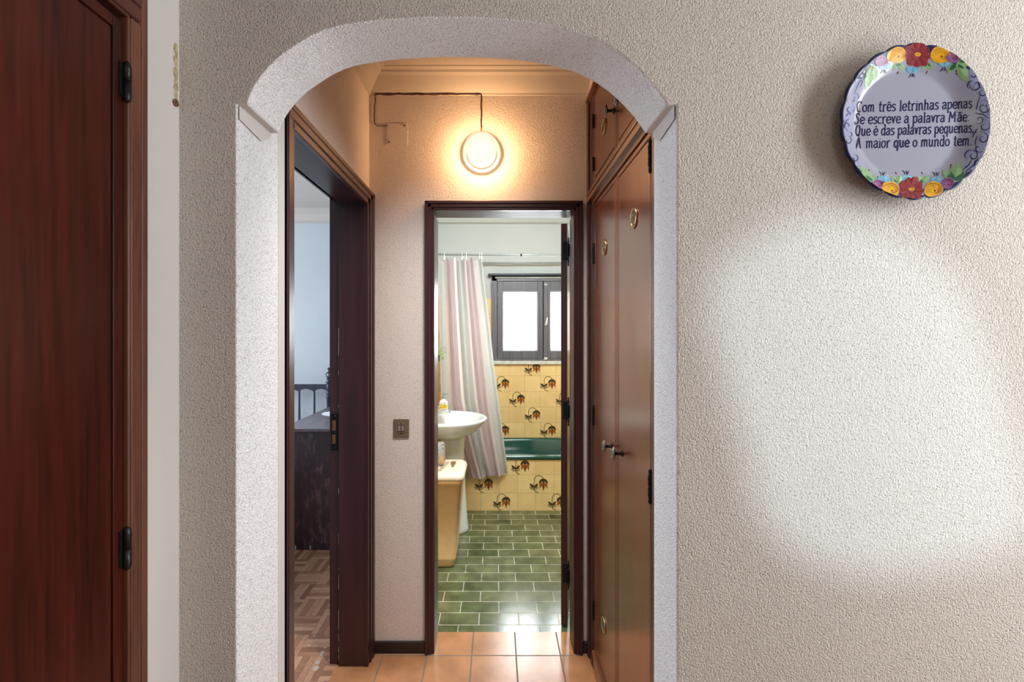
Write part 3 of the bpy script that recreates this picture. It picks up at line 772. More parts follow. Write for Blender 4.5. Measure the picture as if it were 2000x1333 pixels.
# ------------------------------------------------------------------ wall lamp, cable, box cover, switch on the hall end wall
lx, lz = PX(940, 2.06), PZ(289.5, 2.06)
root = thing('wall_lamp', 'lit round ribbed glass lamp on the wall above the bathroom door', 'lamp', (lx, YE, lz))
m = MB(); m.lathe([(.060, .0), (.066, -.001), (.066, -.008), (.058, -.012), (.0, -.012)], (lx, YE, lz), 'Y', 48); m.build('base', M['white'], root)
m = MB()
prof = [(.074, -.006), (.082, -.010), (.0845, -.014), (.0845, -.019), (.0815, -.022), (.083, -.030)] + [(.083 * math.cos(a), -.040 - .072 * math.sin(a)) for a in [i * PI / 2 / 11 for i in range(12)]]
prof[-1] = (.0005, prof[-1][1])
m.lathe(prof, (lx, YE, lz), 'Y', 56, 0, False, True)
o = m.build('glass_shade', M['lampglass'], root)
bl = bpy.data.lights.new('bulb_light', 'POINT'); bl.energy = 12; bl.color = (1.0, 0.60, 0.31); bl.shadow_soft_size = 0.03
bo = bpy.data.objects.new('bulb_light', bl); COL.objects.link(bo); bo.parent = root; bo.location = (0, -0.070, -0.010)
yc = YE - .004
m = MB()
def jit(p0, p1, n, a=.0016):
    out = []
    for i in range(n + 1):
        u = i / n; out.append((p0[0] + (p1[0] - p0[0]) * u + random.uniform(-a, a), yc, p0[1] + (p1[1] - p0[1]) * u + random.uniform(-a, a)))
    return out
A = (PX(940.5, yc), PZ(257, yc)); B = (PX(940, yc), PZ(184, yc)); C = (PX(733, yc), PZ(184, yc)); Dp = (PX(730.5, yc), PZ(240, yc)); E_ = (PX(737, yc), PZ(246, yc)); G_ = (PX(757, yc), PZ(246, yc))
pts = jit(A, B, 8) + jit(B, C, 26)[1:] + jit(C, Dp, 8)[1:] + jit(Dp, E_, 2)[1:] + jit(E_, G_, 3)[1:]
rr = [.0034] * 9 + [random.uniform(.0030, .0056) for _ in range(26)] + [.0024] * 8 + [.0018] * 5
m.tube(pts, rr[:len(pts)], 8)
tag(m.build('electrical_cable', M['cable'], origin=(B[0], yc, B[1])), 'flaking dark brown cable clipped along the wall from the lit lamp to the cover plate', 'cable')
bx0, bx1, bz0, bz1 = PX(756.5, YE), PX(796.5, YE), PZ(283, YE), PZ(241.5, YE)
root = thing('cover_plate', 'square painted-over junction box cover left of the lit lamp', 'cover plate', ((bx0 + bx1) / 2, YE, (bz0 + bz1) / 2))
m = MB(); m.box(bx0, bx1, YE - .003, YE + .001, bz0, bz1); m.build('plate', M['hall'], root, bevel=.001)
for px, py in ((790.5, 246), (760, 278)):
    m = MB(); m.lathe([(.0035, 0), (.0035, -.002), (.001, -.0026)], (PX(px, YE), YE - .003, PZ(py, YE)), 'Y', 14); m.build('screw', M['black'], root)
sx, sz = PX(784, YE), PZ(836.5, YE)
root = thing('light_switch', 'taupe double light switch between the two doors', 'light switch', (sx, YE, sz))
m = MB(); m.box(sx - .036, sx + .036, YE - .008, YE, sz - .042, sz + .042); m.box(sx - .018, sx + .018, YE - .0098, YE, sz - .026, sz + .026)
m.build('plate', M['switch'], root, bevel=.004, seg=3)
for dx in (-.0085, .0085):
    m = MB(); m.box(sx + dx - .0078, sx + dx + .0078, YE - .0106, YE - .004, sz - .0145, sz + .0145); m.box(sx + dx - .006, sx + dx + .006, YE - .0128, YE - .004, sz - .012, sz + .012, 1)
    m.build('rocker', [M['black'], M['rocker']], root, bevel=.001)
for dz in (-.0215, .0215):
    m = MB(); m.lathe([(.0028, 0), (.0028, -.0012), (.001, -.0014)], (sx, YE - .0098, sz + dz), 'Y', 14); m.build('screw', M['black'], root)

# ------------------------------------------------------------------ bathroom things
# bath tub
def rrect(x0, x1, y0, y1, r, z, n=6):
    out = []
    for cx, cy, a0 in ((x1 - r, y1 - r, 0), (x0 + r, y1 - r, 90), (x0 + r, y0 + r, 180), (x1 - r, y0 + r, 270)):
        for i in range(n + 1):
            a = math.radians(a0 + 90 * i / n); out.append((cx + r * math.cos(a), cy + r * math.sin(a), z))
    return out
bx0_, bx1_, by0, by1 = -.575, .995, 3.800, 4.478
m = MB()
m.rings([rrect(bx0_ + .05, bx1_ - .05, 3.845, by1 - .01, .06, .03), rrect(bx0_ + .03, bx1_ - .03, 3.843, by1 - .006, .05, .40), rrect(bx0_ + .001, bx1_ - .001, by0 + .002, by1, .012, .426), rrect(bx0_, bx1_, by0, by1, .014, .44),
         rrect(bx0_ + .004, bx1_ - .004, by0 + .005, by1 - .002, .016, .451), rrect(bx0_ + .012, bx1_ - .012, by0 + .014, by1 - .01, .03, .455), rrect(bx0_ + .05, bx1_ - .05, by0 + .05, by1 - .05, .10, .452), rrect(bx0_ + .062, bx1_ - .062, by0 + .062, by1 - .06, .11, .440),
         rrect(bx0_ + .085, bx1_ - .085, by0 + .075, by1 - .075, .12, .25), rrect(bx0_ + .12, bx1_ - .12, by0 + .10, by1 - .10, .14, .10), rrect(bx0_ + .2, bx1_ - .2, by0 + .16, by1 - .16, .12, .06)])
root = thing('bathtub', 'dark green enamel bathtub with a flowered tile front, under the window', 'bathtub', (.2, 4.14, 0))
m.build('tub', M['green'], root)
# tiled bath front
m = MB(); m.box(-.58, 1.0, 3.818, 3.840, 0, .424)
for c in range(-5, 6):
    for k in range(0, 3):
        if (c + k) % 3 == 2:
            ox = .120 + .15 * c
            if ox < -.57 or ox > .84: continue
            if k < 2: flower(m, ox, -.007 + .15 * k + .007 * (k == 0), 3.818, .15 if k else .143)
            else:
                flower(m, ox, .293, 3.8178, .15)
o = m.build('tiled_front', TM, root); o['label'] = 'honey tiled bath front printed with orange flowers'



# rods
m = MB(); zr = PZ(498, 3.760)
m.tube([(-.588, 3.760, zr + .004), (1.008, 3.760, zr - .006)], .0085, 14)
m.lathe([(.022, 0), (.022, .006), (.010, .012)], (-.588, 3.760, zr + .004), 'X', 20); m.lathe([(.010, -.012), (.022, -.006), (.022, 0)], (1.008, 3.760, zr - .006), 'X', 20)
m.lathe([(.011, -.006), (.011, .006)], (PX(1018, 3.760), 3.760, zr - .002), 'X', 14, 1)
tag(m.build('curtain_rod', [M['rodgrey'], M['iron']], origin=(.2, 3.760, zr)), 'thin pale curtain rod that carries the chevron shower curtain', 'curtain rod')
m = MB(); zr2 = PZ(514, 4.43)
m.tube([(-.588, 4.43, zr2 + .004), (.2, 4.43, zr2 - .002), (1.008, 4.43, zr2 + .006)], .0085, 12)
tag(m.build('drying_rail', M['rodgrey'], origin=(.2, 4.43, zr2)), 'grey rail along the bathroom wall just above the window', 'rail')

# shower curtain
def interp(tab, y):
    for (a, b), (c, d) in zip(tab, tab[1:]):
        if y <= c: return b + (d - b) * (y - a) / (c - a)
    return tab[-1][1]
right = [(503, 941), (560, 947), (640, 957), (705, 964), (780, 974), (860, 984), (926, 993), (950, 996)]
left = [(503, 857), (640, 858), (780, 862), (860, 880), (940, 907), (960, 908)]
root = thing('shower_curtain', 'pale pink and grey chevron shower curtain hanging left of the window', 'curtain', (PX(900, 3.74), 3.74, zr))
NU, NV = 150, 64
YC = 3.758
bm = bmesh.new(); grid = []
def fold(u, w):
    a = math.sin(2 * PI * (5.2 * u + .15)) * .55 + math.sin(2 * PI * (2.6 * u + .55)) * .45 + .25 * math.sin(2 * PI * (9.1 * u + .3))
    return a
for j in range(NV + 1):
    w = j / NV; row = []
    for i in range(NU + 1):
        u = i / NU
        ytop = 506.5 + 3.5 * math.sin(2 * PI * (5.2 * u + .9)) + (2.5 if .5 < u < .68 else 0)
        ybot = 939 - 13 * u + 2.5 * math.sin(2 * PI * (2.6 * u + .2))
        py = ytop + (ybot - ytop) * w
        uu = u + .022 * math.sin(2 * PI * (5.2 * u + .35)) * (1 - .2 * w) * math.sin(PI * u)
        px = interp(left, py) + (interp(right, py) - interp(left, py)) * uu
        amp = .035 * (1 - .25 * w)
        dpt = YC - amp * fold(u, w) - .006 * w
        if PZ(py, YC) < .50: dpt = min(dpt, 3.785)
        p = P(px, py, YC); p.y = dpt
        row.append(bm.verts.new(p - Vector(root.location)))
    grid.append(row)
uvl = bm.loops.layers.uv.new('UVMap')
CW = 1.06
for j in range(NV):
    for i in range(NU):
        f = bm.faces.new((grid[j][i], grid[j][i + 1], grid[j + 1][i + 1], grid[j + 1][i])); f.smooth = True
        for l, (a, b) in zip(f.loops, ((i, j), (i + 1, j), (i + 1, j + 1), (i, j + 1))):
            l[uvl].uv = (a / NU * CW, 1.78 * (1 - b / NV))
me = bpy.data.meshes.new('cloth'); bm.to_mesh(me); bm.free(); me.materials.append(M['curtain'])
o = bpy.data.objects.new('cloth', me); COL.objects.link(o); o.parent = root
for px in (868, 903, 911, 937, 941):
    m = MB(); x = PX(px, 3.760)
    m.tube([(x, 3.760 + .016 * math.sin(a), zr + .014 * math.cos(a)) for a in [k * PI / 7 for k in range(15)]], .003, 8)
    m.box(x - .005, x + .005, 3.754, 3.766, zr - .040, zr - .012)
    m.build('ring', M['white'], root, bevel=.001)

# washbasin
root = thing('washbasin', 'white ceramic pedestal washbasin on the left bathroom wall', 'washbasin', (-.36, 3.42, 0))
def dshape(k, z, cx=-.36, cy=3.41, a=.29, b=.293, xb=-.578, back=1.0):
    out = []
    for i in range(33):
        th = math.radians(-90 + 180 * i / 32)
        out.append((cx + a * k * math.cos(th), cy + b * k * math.sin(th), z))
    xbk = max(xb, cx - .218 * max(k, back))
    out.append((xbk, cy + b * k * .96, z)); out.append((xbk, cy - b * k * .96, z))
    return out
m = MB()
m.rings([dshape(.36, .700, back=.5), dshape(.55, .716, back=.7), dshape(.80, .757), dshape(.955, .806), dshape(.995, .824), dshape(1.0, .833), dshape(.985, .840), dshape(.93, .842),
         dshape(.885, .834, back=.62), dshape(.80, .800, back=.58), dshape(.62, .752, back=.5), dshape(.35, .728, back=.3), dshape(.08, .724, back=.08)])
m.build('basin', M['ceramic'], root)
m = MB()
m.lathe([(.118, 0), (.120, .012), (.112, .05), (.098, .25), (.086, .45), (.083, .58), (.088, .66), (.098, .715)], (-.325, 3.455, 0), 'Z', 44, 0, True, True, 1.0, .86)
m.build('pedestal', M['ceramic'], root)
m = MB()
fx, fy = -.435, 3.40
m.lathe([(.024, .838), (.024, .846), (.017, .850), (.016, .90), (.012, .907), (0, .908)], (fx, fy, 0), 'Z', 20)
m.tube([(fx, fy, .878), (fx + .05, fy, .893), (fx + .085, fy, .888), (fx + .093, fy, .872)], [.010, .009, .009, .010], 12)
m.tube([(fx, fy, .905), (fx + .03, fy + .005, .935), (fx + .062, fy + .008, .945)], [.008, .006, .006], 10)
m.build('faucet', M['chrome'], root)

# soap bottle standing on the basin
sbx, sby = -.405, 3.548
root = thing('soap_bottle', 'clear soap bottle with a yellow label standing on the washbasin', 'bottle', (sbx, sby, .842))
m = MB(); m.lathe([(.026, .842), (.029, .846), (.029, .925), (.026, .938), (.012, .950), (.011, .958)], (sbx, sby, 0), 'Z', 26, 0, True, True, 1.15, .75); m.build('body', M['white'], root)
m = MB(); m.lathe([(.013, .958), (.013, .970), (.006, .972), (.006, .990)], (sbx, sby, 0), 'Z', 18); m.tube([(sbx - .008, sby, .992), (sbx + .018, sby, .994), (sbx + .034, sby, .988)], [.007, .006, .004], 10); m.build('pump', M['rodgrey'], root)
m = MB()
for i in range(8):
    a0, a1 = math.radians(-150 + i * 15), math.radians(-150 + (i + 1) * 15)
    def q(a, z, e): return (sbx + (.0295 + e) * 1.15 * math.cos(a), sby + (.0295 + e) * .77 * math.sin(a), z)
    m.face([q(a0, .884, .0004), q(a1, .884, .0004), q(a1, .914, .0004), q(a0, .914, .0004)], 0)
    if 1 <= i <= 6:
        for z in (.890, .899, .907):
            if (i * 7 + int(z * 1000)) % 4: m.face([q(a0, z, .0008), q(a1, z, .0008), q(a1, z + .003, .0008), q(a0, z + .003, .0008)], 1)
l_ = m.build('label_sticker', [M['label'], M['labeltxt']], root); l_['label'] = 'yellow printed label'

# glass shelf with a plant, on the left wall
m = MB(); m.box(-.578, -.438, 3.16, 3.52, PZ(752, 3.3), PZ(752, 3.3) + .006)
shz = PZ(752, 3.3) + .006
for y in (3.20, 3.48): m.tube([(-.58, y, shz - .014), (-.50, y, shz - .010)], .006, 8, 1)
tag(m.build('glass_shelf', [M['glass'], M['chrome']], origin=(-.58, 3.34, shz)), 'small glass shelf on the bathroom wall above the washbasin', 'shelf')
root = thing('potted_plant', 'small leafy plant in a white pot by the shower curtain, above the washbasin', 'plant', (-.475, 3.34, shz))
m = MB(); m.lathe([(.026, shz), (.030, shz + .005), (.036, shz + .075), (.038, shz + .080), (.033, shz + .080), (.031, shz + .06), (0, shz + .06)], (-.475, 3.34, 0), 'Z', 26, 0, True, False); m.build('pot', M['ceramic'], root)
m = MB(); rnd = random.Random(3)
ctr = Vector((-.420, 3.34, PZ(688, 3.34)))
for k in range(110):
    d = Vector((rnd.gauss(0, 1), rnd.gauss(0, 1), rnd.gauss(0, .9))).normalized()
    p = ctr + Vector((d.x * .045, d.y * .05, d.z * .050)) * rnd.uniform(.3, 1)
    if p.x < -.57: continue
    L, w = rnd.uniform(.022, .036), rnd.uniform(.006, .010)
    s1 = d.cross(Vector((0, 0, 1))).normalized() if abs(d.z) < .95 else Vector((1, 0, 0)); dn = (d + Vector((0, 0, -.5))).normalized()
    q0, q1, q2 = p, p + d * L * .5, p + d * L * .5 + dn * L * .5
    mi = 0 if rnd.random() < .5 else 1
    up = Vector((0, 0, .003))
    for sg in (1, -1):
        m.face([q0, q1 + s1 * w * sg, q2, q1 - up], mi, True)
for k in range(9):
    a = k * 2 * PI / 9
    m.tube([(-.475, 3.34, shz + .06), (-.470 + .01 * math.cos(a), 3.34 + .01 * math.sin(a), shz + .10), (ctr.x + .02 * math.cos(a), ctr.y + .025 * math.sin(a), ctr.z)], .0015, 6, 0)
m.build('foliage', [M['leaf'], M['leaf2']], root)

# laundry hamper
root = thing('laundry_hamper', 'beige plastic laundry hamper beside the washbasin pedestal', 'laundry basket', (-.39, 3.03, 0))
m = MB()
hz = .555
def hr(k, z, e=0):
    return rrect(-.540 - .014 * k - e, -.262 + .048 * k + e, 2.884 - .02 * k - e, 3.185 + .012 * k + e, .032 + e * .5, z, 6)
m.rings([hr(0, .004, -.006), hr(0, .014), hr(.12, .05), hr(.12, .056, .002), hr(.14, .062), hr(.95, .520), hr(.96, .524, .006), hr(1.0, .548, .007), hr(1.0, .553, .003)])
m.build('body', M['hamper'], root, bevel=0)
m = MB()
m.rings([hr(1.0, .549, .010), hr(1.0, .554, .014), hr(1.0, .566, .014), hr(1.0, .580, .006), hr(1.0, .592, -.012), hr(1.0, .597, -.030), hr(1.0, .598, -.05)])
m.build('lid', M['hamper_lid'], root)
m = MB()
for k in range(9):
    d = 2.90 + k * .024; x = -.325 + .004 * k
    for dx in (-.075, -.032):
        m.rings([[(x + dx - .015, d - .004, .5985), (x + dx + .015, d - .004 + .007, .5985), (x + dx + .015, d + .004 + .007, .5985), (x + dx - .015, d + .004, .5985)],
                 [(x + dx - .015, d - .004, .5993), (x + dx + .015, d - .004 + .007, .5993), (x + dx + .015, d + .004 + .007, .5993), (x + dx - .015, d + .004, .5993)]], smooth=False)
o = m.build('lid_slots', M['slot'], root); o['label'] = 'rows of brown slots in the lid'
m = MB(); m.box(-.303, -.270, 3.04, 3.115, .5985, .5993); m.box(-.293, -.274, 2.985, 3.04, .5985, .5993)
o = m.build('hand_opening', M['slot'], root)
m = MB()
for k in range(22):
    z = .06 + k * .0205; kk = .12 + .83 * (z - .05) / .47
    x = -.262 + .048 * kk; y0 = 2.925 - .02 * kk
    for q in range(6):
        m.box(x - .001, x + .0012, y0 + q * .035 + (.012 if k % 2 else 0), y0 + q * .035 + .014 + (.012 if k % 2 else 0), z, z + .012)
o = m.build('side_lattice', M['hamper_lid'], root)
m = MB(); m.box(-.420, -.412, 2.858, 2.872, .455, .515); m.box(-.520, -.412, 2.858, 2.872, .508, .515); m.build('handle_rim', M['hamper'], root, bevel=.002)

m = MB()
m.rings([rrect(-.470, -.349, 3.0, 3.115, .012, .600), rrect(-.476, -.343, 2.994, 3.121, .014, .606), rrect(-.478, -.341, 2.992, 3.123, .014, .66), rrect(-.474, -.345, 2.996, 3.119, .014, .722), rrect(-.468, -.352, 3.002, 3.112, .012, .731)])
tag(m.build('storage_box', M['zebra'], origin=(-.41, 3.06, .6)), 'small black and white patterned box standing on the hamper lid', 'box')

# ------------------------------------------------------------------ bedroom things
root = thing('dresser', 'worn dark wooden dresser seen end-on through the bedroom door', 'dresser', (-1.2, 3.7, 0))
m = MB(); m.box(-1.43, -.96, 3.126, 4.20, 0, .792)
for x in (PX(577, 3.126), PX(606, 3.126)):
    m.box(x - .004, x + .004, 3.1245, 3.127, .004, .03, 1)
m.build('body', [M['dresser'], M['paint_chip']], root, bevel=.003)
m = MB(); m.box(-1.445, -.945, 3.112, 4.215, .792, .797); m.box(-1.452, -.938, 3.104, 4.222, .797, .817); m.build('top', M['dresser_top'], root, bevel=.003)
m = MB()
pts = []
c0 = (-1.215, 3.71)
for i in range(120):
    a = 2 * PI * i / 120; r = 1 + .045 * abs(math.sin(14 * a / 2 * 1.0))
    pts.append((c0[0] + .155 * r * math.cos(a) - .01, c0[1] + .13 * r * math.sin(a)))
m.rings([[(x, y, .8172) for x, y in pts], [(x, y, .8195) for x, y in pts]], smooth=False)
tag(m.build('doily', M['lace'], origin=(-1.22, 3.71, .817)), 'white lace doily with a scalloped edge on the worn dresser', 'doily')

root = thing('bed', 'dark wooden bed with a slatted headboard behind the dresser', 'bed', (-2.0, 3.4, 0))
DH = 4.33
px_post = PX(642.5, DH); zr1, zr0 = PZ(751, DH), PZ(762, DH)
m = MB()
xl = px_post - .98
# head rail with scalloped lower edge
xs = [px_post - .14 * k for k in range(0, 8)]
poly = [(px_post, zr1), (xl, zr1)]
for k in range(6, -1, -1):
    a, b = xs[k + 1], xs[k]
    for i in range(9):
        u = i / 8; poly.append((a + (b - a) * u, zr0 - .012 + .022 * math.sin(PI * u)))
m.prism(poly, 'Y', DH - .014, DH + .014); m.build('head_rail', M['bedwood'], root)
for k in range(1, 7):
    x = xs[k] + .005; m = MB()
    m.prism([(x - .006, zr0), (x + .006, zr0), (x + .009, .62), (x + .014, .40), (x - .014, .40), (x - .009, .62)], 'Y', DH - .008, DH + .008); m.build('slat', M['bedwood'], root, bevel=.002)
for x in (px_post, xl):
    m = MB()
    z = lambda py: PZ(py, DH)
    m.lathe([(.020, 0), (.024, .05), (.024, .55), (.018, .60), (.020, z(800)), (.022, z(778)), (.028, z(776)), (.028, z(774)), (.018, z(772)), (.026, z(770)), (.026, z(768)), (.020, z(766)),
             (.024, z(763)), (.024, z(752)), (.018, z(750)), (.029, z(748)), (.029, z(746)), (.016, z(744)), (.022, z(741)), (.022, z(739)), (.012, z(738))], (x, DH, 0), 'Z', 20)
    for k in range(4):
        a = k * PI / 2 + .3
        m.tube([(x + .006 * math.cos(a), DH + .006 * math.sin(a), z(738.5)), (x + .024 * math.cos(a), DH + .024 * math.sin(a), z(734)), (x + .026 * math.cos(a), DH + .026 * math.sin(a), z(731)), (x + .008 * math.cos(a), DH + .008 * math.sin(a), z(727.5))], .005, 8)
    m.lathe([(.006, z(738)), (.004, z(733)), (.007, z(728)), (.008, z(725)), (.005, z(723.5)), (.013, z(722)), (.014, z(720)), (.009, z(718.5)), (0, z(718))], (x, DH, 0), 'Z', 16)
    m.build('post', M['bedwood'], root)
for x0 in (px_post - .03, xl + .005):
    m = MB(); m.box(x0, x0 + .025, 2.45, DH, .26, .38); m.build('side_rail', M['bedwood'], root)
m = MB(); m.box(xl, px_post, DH - .012, DH + .012, .26, .44); m.build('cross_rail', M['bedwood'], root)
m = MB(); m.box(xl + .02, px_post - .02, 2.45, DH - .02, .30, .50); m.build('mattress', M['linen'], root, bevel=.03, seg=3)
for x in (px_post - .02, xl + .02):
    m = MB(); m.box(x - .02, x + .02, 2.44, 2.48, 0, .44); m.build('foot_post', M['bedwood'], root)

# ------------------------------------------------------------------ the painted plate
CX, CZ, RX, RZ = (1790 - VX) / F * .982, H + (VY - 236) / F * .982, .1588, .1662
NL = 22
def depth(rn):                       # distance of the glazed face from the wall
    if rn <= .70: return .012 + .003 * rn / .70
    u = min((rn - .70) / .30, 1.06); return .015 + .023 * (u * u * (3 - 2 * u) * .45 + u * .55)
def plate_pt(px, py, lift):
    X = Z = 0; d = .02
    for _ in range(8):
        D = D1 - d; X, Z = PX(px, D), PZ(py, D)
        rn = math.hypot((X - CX) / RX, (Z - CZ) / RZ); d = depth(rn)
    if rn > .985: k = .985 / rn; X, Z = CX + (X - CX) * k, CZ + (Z - CZ) * k; d = depth(.985)
    return (X, D1 - d - lift, Z)
pm = ['glaze', 'g_navy', 'g_ink', 'g_red', 'g_redd', 'g_yellow', 'g_amber', 'g_purple', 'g_blue', 'g_bluel', 'g_lgreen', 'g_dgreen', 'g_lilac', 'g_white']
PI_ = {k: i for i, k in enumerate(pm)}
m = MB()
NT_ = 264
def ring(rn, d=None, scal=1.0):
    """d None: the glazed face; else a fixed distance from the wall"""
    out = []
    for i in range(NT_):
        a = 2 * PI * i / NT_; s_ = 1 - .030 * scal * (1 - abs(math.sin(NL * a / 2)) ** .8)
        dd = depth(rn * s_) if d is None else d
        out.append((CX + RX * rn * s_ * math.cos(a), D1 - dd, CZ + RZ * rn * s_ * math.sin(a)))
    return out
sc_ = lambda r: max(0, (r - .70) / .28) if r < .98 else 1.0
fr_ = [.02, .2, .4, .55, .66] + [.70 + .0125 * k for k in range(0, 22)]
m.rings([ring(r, None, sc_(r)) for r in fr_], True, False, True, 0)
rim_d = depth(.985)
m.rings([ring(fr_[-1], None, sc_(fr_[-1])), ring(.985, None, 1), ring(1.0, rim_d - .0012, 1), ring(1.0, rim_d - .005, 1), ring(.97, .027, .9), ring(.90, .020, .7), ring(.82, .013, .4), ring(.70, .006, 0)], False, False, True, 1)
m.rings([ring(.70, .006, 0), ring(.62, .002, 0), ring(.60, .0005, 0), ring(.56, .0005, 0)], False, True, True, 0)
def pf(pts, mat, lift):
    m.face([plate_pt(x, y, lift * .5) for x, y in pts], PI_[mat])
def ribbon(pts, w, mat, lift, taper=False):
    n_ = len(pts)
    L, R_ = [], []
    for i, (x, y) in enumerate(pts):
        a = pts[max(i - 1, 0)]; b = pts[min(i + 1, n_ - 1)]
        dx, dy = b[0] - a[0], b[1] - a[1]; l = math.hypot(dx, dy) or 1
        ww = w / 2 * (1 if not taper else max(.25, math.sin(PI * (i + .6) / (n_ + .2))))
        L.append((x - dy / l * ww, y + dx / l * ww)); R_.append((x + dy / l * ww, y - dx / l * ww))
    for i in range(n_ - 1): pf([L[i], L[i + 1], R_[i + 1], R_[i]], mat, lift)
def ell(cx, cy, rx, ry, rot, mat, lift, n_=14, wob=0):
    c_, s_ = math.cos(rot), math.sin(rot); o = []
    for i in range(n_):
        a = 2 * PI * i / n_; k = 1 + wob * math.sin(3 * a + cx)
        x, y = rx * k * math.cos(a), ry * k * math.sin(a); o.append((cx + x * c_ - y * s_, cy + x * s_ + y * c_))
    pf(o, mat, lift)
def arcp(cx, cy, r, a0, a1, n_=9, ry=None):
    return [(cx + r * math.cos(math.radians(a0 + (a1 - a0) * i / (n_ - 1))), cy + (ry or r) * math.sin(math.radians(a0 + (a1 - a0) * i / (n_ - 1)))) for i in range(n_)]
def petalleaf(x0, y0, x1, y1, w, mat, lift):
    dx, dy = x1 - x0, y1 - y0; o = []
    for i in range(9): u = i / 8; k = w * math.sin(PI * u ** .9); o.append((x0 + dx * u - dy * k, y0 + dy * u + dx * k))
    for i in range(7, 0, -1): u = i / 8; k = w * math.sin(PI * u ** .9); o.append((x0 + dx * u + dy * k, y0 + dy * u - dx * k))
    pf(o, mat, lift)
# navy ground behind the bouquets
for a0, a1 in ((-146, -46), (40, 128)):
    pts = [(1790 + 141 * math.cos(math.radians(a)), 236 + 148 * math.sin(math.radians(a))) for a in range(a0, a1 + 1, 4)]
    inn = [(1790 + 128 * math.cos(math.radians(a)), 236 + 135 * math.sin(math.radians(a))) for a in range(a0, a1 + 1, 4)]
    for i in range(len(pts) - 1): pf([pts[i], pts[i + 1], inn[i + 1], inn[i]], 'g_navy', .0004)
def red(cx, cy, r):
    ell(cx, cy, r * .62, r * .62, 0, 'g_red', .0017)
    for k in range(9):
        a = 2 * PI * k / 9 + .2; ca, sa = math.cos(a), math.sin(a)
        rr = r * (1.0 if k % 2 else .93)
        ell(cx + ca * rr * .62, cy + sa * rr * .62, rr * .42, rr * .36, a, 'g_red', .0016 + .00003 * k, 12)
        ribbon([(cx + ca * r * .25, cy + sa * r * .25), (cx + ca * r * .62 - sa * 1, cy + sa * r * .62 + ca * 1), (cx + ca * r * .92, cy + sa * r * .92)], 1.5, 'g_redd', .0023, True)
        ribbon([(cx + ca * r * .25 - sa * 3, cy + sa * r * .25 + ca * 3), (cx + ca * r * .8 - sa * 4, cy + sa * r * .8 + ca * 4)], 1.0, 'g_redd', .0023, True)
    ell(cx, cy, r * .24, r * .15, 0, 'g_yellow', .0027); ell(cx + 1, cy + .5, r * .12, r * .07, 0, 'g_amber', .0031)
def rose(cx, cy, r, mat, line, rot=0, ax=1.15):
    ell(cx, cy, r * ax, r * .92, rot, mat, .0015, 16, .05)
    for k, q in enumerate((.82, .60, .38)):
        ribbon([(cx + r * .08 * k + r * q * ax * math.cos(a), cy + r * .06 * k + r * q * .85 * math.sin(a)) for a in [math.radians(200 + 25 * i + 40 * k) for i in range(9)]], 1.1, line, .0024, True)
    ell(cx + r * .15, cy + r * .18, r * .11, r * .11, 0, 'g_redd', .0026, 8)
def bluef(cx, cy, sg):
    for dx, rot in ((-5, .6), (5.5, -.6)): ell(cx + dx, cy - sg * 1.5, 8, 6, rot * sg, 'g_blue', .0008, 12); ell(cx + dx, cy - sg * .5, 5, 3.6, rot * sg, 'g_bluel', .0010, 10)
    for dx, l in ((-6, 8), (0, 7), (4, 7)): ribbon([(cx + dx * .5, cy + sg * 6), (cx + dx * .7, cy + sg * (6 + l * .6)), (cx + dx * 1.3, cy + sg * (6 + l))], 2.0, 'g_navy', .0009, True)
def greenf(cx, cy, sg):
    petalleaf(cx, cy - sg * 8, cx - 11, cy + sg * 6, .30, 'g_lgreen', .0007); petalleaf(cx, cy - sg * 8, cx + 11, cy + sg * 7, .34, 'g_lgreen', .0007)
    petalleaf(cx, cy - sg * 7, cx - 8, cy + sg * 3, .22, 'g_dgreen', .0009); petalleaf(cx, cy - sg * 7, cx + 8, cy + sg * 4, .16, 'g_dgreen', .0009)
    ribbon([(cx, cy + sg * 9), (cx - 2, cy + sg * 14)], 2.4, 'g_redd', .0008, True)
# upper bouquet
for g in ((1754.8, 131, 1), (1811, 130, 1)): greenf(*g)
for b in ((1726, 130, 1), (1781.8, 138, 1), (1844, 126, 1)): bluef(*b)
rose(1721.8, 120, 11.5, 'g_purple', 'g_redd'); rose(1859.8, 111.5, 12.5, 'g_purple', 'g_redd', .4)
rose(1751.5, 108, 17, 'g_yellow', 'g_amber', -.25); rose(1836, 108, 17.5, 'g_yellow', 'g_amber', .2)
red(1791.5, 107, 26)
for x0, y0, x1, y1, w, c in ((1706, 126, 1690, 176, .16, 'g_lgreen'), (1706, 126, 1709, 158, .22, 'g_lgreen'), (1704, 128, 1690, 152, .26, 'g_dgreen'), (1704, 130, 1708, 152, .18, 'g_dgreen'), (1702, 130, 1699, 158, .12, 'g_amber')):
    petalleaf(x0, y0, x1, y1, w, c, .0007 if c == 'g_lgreen' else .0009)
for x0, y0, x1, y1, w, c in ((1870, 122, 1890, 161, .24, 'g_lgreen'), (1868, 124, 1897, 122, .30, 'g_lgreen'), (1870, 124, 1850, 143, .24, 'g_lgreen'), (1871, 126, 1883, 143, .26, 'g_dgreen'), (1868, 124, 1854, 138, .22, 'g_dgreen'), (1872, 121, 1888, 119, .22, 'g_dgreen')):
    petalleaf(x0, y0, x1, y1, w, c, .0007 if c == 'g_lgreen' else .0009)
for x, y in ((1698, 160), (1697.5, 166), (1868.5, 139), (1868.5, 144)): ell(x, y, 1.6, 2.2, 0, 'g_redd', .0008, 8)
